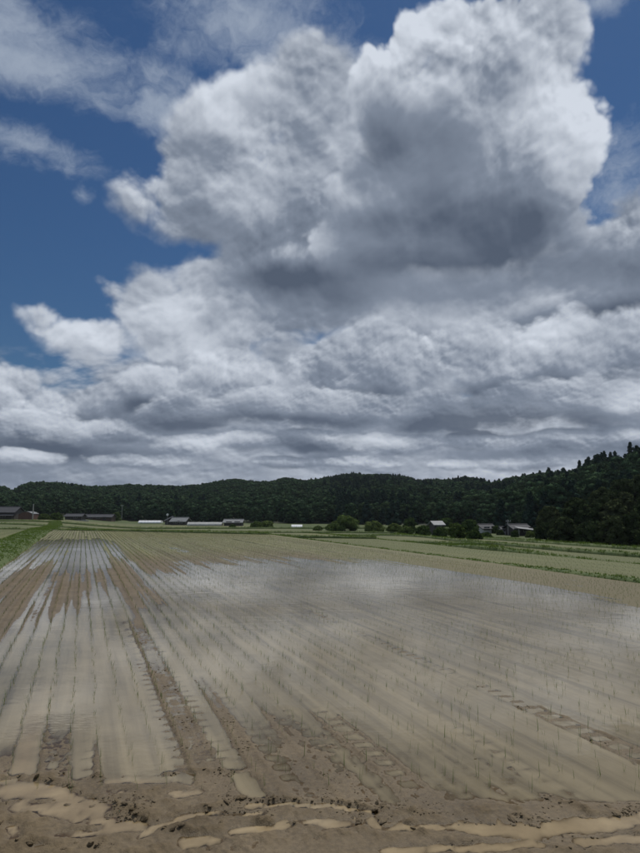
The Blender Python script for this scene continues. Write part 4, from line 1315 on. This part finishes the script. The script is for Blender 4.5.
def house(name, label, cat, x, y, z, w, d, wall_h, roof_h, wall, roof, rz=0.0, over=0.45, wins=(), doors=(), gable='x', lean=0.0, ridge=True):
    t = thing(name, label, cat, (x, y, z), rz)
    hw, hd = w / 2, d / 2
    wb = MB()
    if gable == 'x':      # ridge runs left-right
        wb.add([(-hw, -hd, -0.6), (hw, -hd, -0.6), (hw, hd, -0.6), (-hw, hd, -0.6), (-hw, -hd, wall_h), (hw, -hd, wall_h), (hw, hd, wall_h), (-hw, hd, wall_h),
                (-hw, 0, wall_h + roof_h - 0.08), (hw, 0, wall_h + roof_h - 0.08)],
               [(0, 3, 2, 1), (0, 1, 5, 4), (2, 3, 7, 6), (1, 2, 6, 9, 5), (3, 0, 4, 8, 7)])
        wb.build('wall', wall, t)
        for sgn in (-1, 1):
            rb = MB(); k_ = over * roof_h / hd
            a = [(-hw - over, sgn * (hd + over), wall_h - k_), (hw + over, sgn * (hd + over), wall_h - k_), (hw + over, 0.0, wall_h + roof_h), (-hw - over, 0.0, wall_h + roof_h)]
            b = [(p[0], p[1], p[2] + 0.16) for p in a]
            rb.add(a + b, [(0, 1, 2, 3), (7, 6, 5, 4), (0, 4, 5, 1), (1, 5, 6, 2), (2, 6, 7, 3), (3, 7, 4, 0)])
            rb.build('roof', roof, t)
        if ridge:
            c = MB(); c.tube([(-hw - over - 0.05, 0, wall_h + roof_h + 0.16), (hw + over + 0.05, 0, wall_h + roof_h + 0.16)], 0.15, 6); c.build('ridge_cap', roof, t)
    else:                 # gable end faces the viewer
        wb.add([(-hw, -hd, -0.6), (hw, -hd, -0.6), (hw, hd, -0.6), (-hw, hd, -0.6), (-hw, -hd, wall_h), (hw, -hd, wall_h), (hw, hd, wall_h), (-hw, hd, wall_h),
                (0, -hd, wall_h + roof_h - 0.08), (0, hd, wall_h + roof_h - 0.08)],
               [(0, 3, 2, 1), (1, 2, 6, 5), (3, 0, 4, 7), (0, 1, 5, 8, 4), (2, 3, 7, 9, 6)])
        wb.build('wall', wall, t)
        for sgn in (-1, 1):
            rb = MB(); k_ = over * roof_h / hw
            a = [(sgn * (hw + over), -hd - over, wall_h - k_), (sgn * (hw + over), hd + over, wall_h - k_), (0, hd + over, wall_h + roof_h), (0, -hd - over, wall_h + roof_h)]
            b = [(p[0], p[1], p[2] + 0.16) for p in a]
            rb.add(a + b, [(0, 1, 2, 3), (7, 6, 5, 4), (0, 4, 5, 1), (1, 5, 6, 2), (2, 6, 7, 3), (3, 7, 4, 0)])
            rb.build('roof', roof, t)
        if ridge:
            c = MB(); c.tube([(0, -hd - over - 0.05, wall_h + roof_h + 0.16), (0, hd + over + 0.05, wall_h + roof_h + 0.16)], 0.15, 6); c.build('ridge_cap', roof, t)
    for (wx, wz, ww, wh) in wins: window(t, wx, -hd, wz, ww, wh, 2 if ww < 2.2 else 4)
    for (dx_, dw_, dh_) in doors:
        m_ = MB(); m_.box((dx_, -hd - 0.02, dh_ / 2), (dw_, 0.06, dh_)); dd_ = m_.build('door', M['wall_dark'], t)
        m_ = MB(); m_.box((dx_ + dw_ * 0.38, -hd - 0.07, dh_ * 0.5), (0.05, 0.05, 0.2)); m_.build('handle', M['steel'], dd_)
    if lean:              # a lean-to along the front with a lower roof
        m_ = MB()
        a = [(-hw - 0.3, -hd - lean, wall_h * 0.50), (hw + 0.3, -hd - lean, wall_h * 0.50), (hw + 0.3, -hd + 0.02, wall_h * 0.74), (-hw - 0.3, -hd + 0.02, wall_h * 0.74)]
        b = [(p[0], p[1], p[2] + 0.12) for p in a]
        m_.add(a + b, [(0, 1, 2, 3), (7, 6, 5, 4), (0, 4, 5, 1), (1, 5, 6, 2), (2, 6, 7, 3), (3, 7, 4, 0)])
        m_.build('lean_to_roof', roof, t)
        for px_ in np.linspace(-hw, hw, 4):
            q_ = MB(); q_.box((px_, -hd - lean + 0.2, wall_h * 0.25 - 0.1), (0.14, 0.14, wall_h * 0.5)); q_.build('post', M['wall_dark'], t)
    return t


def span(pl, pr, base):
    """Ground point under the middle of a facade, and its width."""
    x, y, z = hit((pl + pr) / 2, base)
    return x, y, z, (pr - pl) * y / FPX


# left: big dark farmhouse running out of the picture
x, y, z, w = span(-16, 15.5, 519.5)
H_ = z_at(507.0, y) - z
house('farmhouse', 'big dark tiled farmhouse cut off by the left edge of the picture', 'house', x, y + 3, z, w - 0.9, 6.5, H_ * 0.58, H_ * 0.40, M['wall_dark'], M['roof_dark'],
      wins=[(1.0, 1.2, 1.6, 0.9), (-2.0, 1.2, 1.6, 0.9)], doors=[(3.4, 1.2, 1.9)], lean=1.3)
# red-brown shed with an arched roof
x, y, z, w = span(18.5, 32.5, 519.5)
t = thing('storage_shed', 'red brown shed with a pale arched roof beside the big dark farmhouse', 'shed', (x, y + 2, z))
H_ = z_at(511.5, y) - z
n_ = 12
arc = [(-w / 2 + w * k_ / n_, H_ * 0.66 + H_ * 0.30 * math.sin(math.pi * k_ / n_)) for k_ in range(n_ + 1)]
mb = MB()
fr = [(-w / 2, -2, -0.5)] + [(a, -2, b) for a, b in arc] + [(w / 2, -2, -0.5)]
bk = [(p[0], 2, p[2]) for p in fr]
N_ = len(fr)
mb.add(fr + bk, [tuple(reversed(range(N_))), tuple(range(N_, 2 * N_)), (0, 1, N_ + 1, N_), (N_ - 2, N_ - 1, 2 * N_ - 1, 2 * N_ - 2)])
mb.build('wall', M['wall_red'], t)
mb = MB()
lo = [(a * 1.04, -2.2, b + 0.01) for a, b in arc] + [(a * 1.04, 2.2, b + 0.01) for a, b in arc]
hi = [(p[0], p[1], p[2] + 0.12) for p in lo]
K_ = n_ + 1
fs = []
for k_ in range(n_):
    fs += [(k_, k_ + 1, K_ + k_ + 1, K_ + k_), (2 * K_ + k_ + 1, 2 * K_ + k_, 3 * K_ + k_, 3 * K_ + k_ + 1), (k_, 2 * K_ + k_, 2 * K_ + k_ + 1, k_ + 1)]
mb.add(lo + hi, fs)
mb.build('roof', M['roof_grey'], t)
for dx_ in (-w * 0.2, w * 0.2):
    mb = MB(); mb.box((dx_, -2.03, 0.8), (w * 0.36, 0.05, 1.7)); mb.build('door', M['wall_red'], t)
# long brown buildings
x, y, z, w = span(65, 81, 520)
H_ = z_at(514.3, y) - z
house('farm_shed', 'small dark gabled shed left of the long brown building', 'shed', x, y + 2, z, w, 4, H_ * 0.62, H_ * 0.38, M['wall_dark'], M['roof_dark'], wins=[(0.8, 0.9, 1.2, 0.6)], doors=[(-1.2, 1.1, 1.3)])
x, y, z, w = span(84, 111, 520.3)
H_ = z_at(514.6, y) - z
house('long_barn', 'long low brown barn with a dull grey roof in front of the left hill', 'barn', x, y + 2.5, z, w, 5, H_ * 0.55, H_ * 0.42, M['wall_brown'], M['roof_dark'],
      wins=[(-2.6, 1.0, 1.4, 0.6), (0.2, 1.0, 1.4, 0.6)], doors=[(2.6, 1.3, 1.4)])
mb = MB(); x, y, z, w = span(75, 89, 521); mb.box((0, 0, 0.08), (w, 0.5, 0.30)); mb.box((w * 0.2, 0.0, 0.28), (w * 0.35, 0.4, 0.12))
tag(mb.build('concrete_kerb', M['concrete'], loc=(x, y, z)), 'low pale concrete edge in front of the small dark gabled shed', 'kerb')


def tunnel(label, pl, pr, top, base, mat):
    x, y, z, w = span(pl, pr, base)
    H_ = max(z_at(top, y) - z, 0.9)
    d = 2.4
    t = thing('greenhouse_tunnel', label, 'greenhouse', (x, y + d, z), 0.04)
    prof_ = [(-d * math.cos(a), H_ * math.sin(a) ** 0.7) for a in np.linspace(0.06, math.pi - 0.06, 13)]
    mb = MB(); n_ = len(prof_)
    L_ = [(-w / 2, p, q) for p, q in prof_] + [(w / 2, p, q) for p, q in prof_]
    mb.add(L_, [(k_, n_ + k_, n_ + k_ + 1, k_ + 1) for k_ in range(n_ - 1)] + [tuple(range(n_)), tuple(reversed(range(n_, 2 * n_)))])
    mb.build('cover', mat, t, smooth=False)
    for xx in np.linspace(-w / 2 + 0.05, w / 2 - 0.05, 8):
        m_ = MB(); m_.tube([(xx, p * 1.01, q + 0.03) for p, q in prof_], 0.035, 5); m_.build('hoop', M['steel'], t)
    return t


tunnel('bright white greenhouse tunnel left of the dark clustered house', 138, 160, 520.6, 523.6, M['film'])
tunnel('long grey white greenhouse tunnel right of the dark clustered house', 187, 221, 522.3, 526.0, M['film_old'])
tunnel('short bright white tunnel low on the far field edge at the middle', 291, 302, 525.8, 528.2, M['film'])
mb = MB(); x, y, z, w = span(279, 307, 528.6); mb.box((0, 0, 0.10), (w, 0.3, 0.22)); mb.box((-w / 2, 0, 0.16), (0.2, 0.36, 0.40)); mb.box((w / 2, 0, 0.16), (0.2, 0.36, 0.40))
tag(mb.build('low_wall', M['concrete'], loc=(x, y, z)), 'thin pale strip of low wall before the short white tunnel', 'wall')
# dark clustered house
x, y, z, w = span(162, 178, 524.8)
H_ = z_at(516.5, y) - z
house('farmhouse', 'dark gabled house between the two greenhouse tunnels', 'house', x, y + 4, z, w * 0.9, 6, H_ * 0.52, H_ * 0.44, M['wall_dark'], M['roof_dark'], gable='y', rz=0.3, wins=[(0, 1.1, 1.3, 0.7)], doors=[(-1.5, 0.9, 1.6)])
x, y, z, w = span(171, 186, 525.2)
H_ = z_at(517.8, y) - z
house('farmhouse', 'lower dark house with a grey roof slope, right of the dark gabled house', 'house', x, y + 3, z, w, 5, H_ * 0.5, H_ * 0.46, M['wall_dark'], M['roof_grey'], rz=-0.15, wins=[(-0.8, 1.0, 1.4, 0.7), (1.2, 1.0, 0.9, 0.7)], doors=[(0.3, 0.8, 1.5)])
x, y, z = hit(168, 525)
t = thing('signpost', 'small white round board on a thin post above the dark gabled house', 'sign', (x, y - 1, z))
zt = z_at(514.6, y) - z
mb = MB(); mb.tube([(0, 0, -0.3), (0, 0, zt)], 0.06, 6); mb.build('post', M['steel'], t)
mb = MB(); mb.tube([(0, -0.14, zt), (0, -0.08, zt)], 0.38, 14); mb.build('board', M['film'], t)
# grey-roofed barn
x, y, z, w = span(223, 242, 526)
H_ = z_at(519.8, y) - z
house('open_barn', 'dark barn with a light grey roof right of the long greenhouse tunnel', 'barn', x, y + 3, z, w * 0.92, 5, H_ * 0.55, H_ * 0.42, M['wall_dark'], M['roof_grey'], doors=[(-1.2, 1.8, 1.4), (1.4, 1.8, 1.4)])
# house half hidden by bushes
x, y, z = at(436, 125)
zt = z_at(521.2, 125)
house('cottage', 'low house of which only the pale pointed roof shows above the bushes', 'house', x, 125, zt - 2.6, 2.0, 2.6, 1.9, 0.62, M['wall_dark'], M['roof_pale'], gable='x', rz=0.25, over=0.3, wins=[(0, 1.2, 1.0, 0.8)], doors=[(0.8, 0.7, 1.7)], ridge=False)
# cluster in the right valley
x, y, z, w = span(482, 495, 533.5)
H_ = z_at(525.0, y) - z
house('farmhouse', 'blue grey house left of the white walled outbuilding in the right valley', 'house', x, y + 3, z, w, 4.5, H_ * 0.55, H_ * 0.42, M['wall_white'], M['roof_dark'], rz=0.2, wins=[(-0.6, 1.0, 1.2, 0.7)], doors=[(0.8, 0.7, 1.5)])
x, y, z, w = span(503.5, 513.5, 535)
H_ = z_at(527.5, y) - z
house('outbuilding', 'small white walled outbuilding beside the utility pole in the right valley', 'shed', x, y + 2, z, w, 3, H_ * 0.68, H_ * 0.28, M['wall_white'], M['roof_dark'], rz=-0.1, over=0.2, wins=[(-0.3, 0.9, 0.7, 0.5)], doors=[(0.5, 0.5, 1.1)])
x, y, z, w = span(515, 533, 536)
H_ = z_at(525.0, y) - z
house('farmhouse', 'dark house with a broad roof right of the white walled outbuilding', 'house', x, y + 4, z, w * 0.95, 5, H_ * 0.58, H_ * 0.38, M['wall_dark'], M['roof_dark'], rz=0.12, wins=[(-1, 1.0, 0.8, 0.7), (0.6, 1.0, 0.8, 0.7)], doors=[(1.5, 0.6, 1.6)])
x2, y2, z2 = hit(526, 536)
H2 = z_at(527.2, y2) - z2
t = thing('carport', 'pale sloping carport roof in front of the dark house in the right valley', 'carport', (x2, y2 + 0.3, z2), 0.1)
mb = MB(); a = [(-1.7, -0.9, H2 * 0.86), (1.7, -0.9, H2 * 0.62), (1.7, 1.2, H2 * 0.80), (-1.7, 1.2, H2 * 1.05)]
mb.add(a + [(p[0], p[1], p[2] + 0.07) for p in a], [(0, 3, 2, 1), (4, 5, 6, 7), (0, 1, 5, 4), (1, 2, 6, 5), (2, 3, 7, 6), (3, 0, 4, 7)])
mb.build('roof', M['roof_pale'], t)
for px_, py_, hh in ((-1.55, -0.75, 0.86), (1.55, -0.75, 0.63), (1.55, 1.05, 0.78), (-1.55, 1.05, 1.02)):
    mb = MB(); mb.box((px_, py_, H2 * hh / 2 - 0.1), (0.09, 0.09, H2 * hh)); mb.build('post', M['steel'], t)


def pole(label, px, top, base, rad=0.13, arm=True, mat='concrete'):
    x, y, z = hit(px, base)
    zt = z_at(top, y) - z
    t = thing('utility_pole', label, 'utility pole', (x, y - 0.5, z), 0.5)
    mb = MB(); mb.tube([(0, 0, -0.4), (0, 0, zt)], [rad * 1.15, rad * 0.8], 8); mb.build('pole', M[mat], t)
    if arm:
        mb = MB(); mb.box((0, -0.14, zt - 0.35), (1.3, 0.09, 0.09)); mb.build('crossarm', M['steel'], t)
        for sx in (-0.55, 0, 0.55):
            mb = MB(); mb.tube([(sx, -0.14, zt - 0.29), (sx, -0.14, zt - 0.14)], 0.05, 6); mb.build('insulator', M['film'], t)


pole('pale pole at the right side of the red brown arched shed', 33.5, 504, 519.6, 0.16, arm=False)
pole('thin pale pole in front of the left hill, right of the yellowish bush', 122, 505, 520.5, 0.11)
pole('thin utility pole beside the white walled outbuilding in the right valley', 507.5, 519.5, 535.2, 0.09)
# the small white bag at the foot of the wood
x, y, z = hit(556, 544)
t = thing('white_bag', 'small white bag lying at the foot of the dark wood on the right', 'bag', (x, y, z + 0.12), 0.2)
v = ICO2[0].copy()
v = np.sign(v) * np.abs(v) ** 0.55 * np.array([0.42, 0.24, 0.15]) * (1 + 0.05 * r.standard_normal((len(v), 1)))
me = bpy.data.meshes.new('sack'); me.from_pydata([tuple(q) for q in v], [], [tuple(q) for q in ICO2[1]]); me.materials.append(M['bag'])
o = bpy.data.objects.new('sack', me); COL.objects.link(o); o.parent = t
mb = MB(); mb.tube([(0.38, 0, 0.02), (0.47, 0.02, 0.05), (0.55, 0.0, 0.10)], [0.06, 0.03, 0.07], 7); mb.build('tied_neck', M['bag'], t)

# ================================================================== the air: one closed box of thin haze
mb = MB(); mb.box((0, 750, 32), (3600, 2100, 74))
hm_ = bpy.data.materials.new('haze'); hm_.use_nodes = True; hm_.node_tree.nodes.clear()
hn_ = NT(hm_.node_tree); ho = hn_.new('ShaderNodeOutputMaterial'); hv = hn_.new('ShaderNodeVolumePrincipled')
hv.inputs['Color'].default_value = (0.80, 0.88, 1.0, 1); hv.inputs['Density'].default_value = 0.00009; hv.inputs['Anisotropy'].default_value = 0.3
hm_.node_tree.links.new(hv.outputs[0], ho.inputs['Volume'])
tag(mb.build('haze', hm_), kind='stuff')
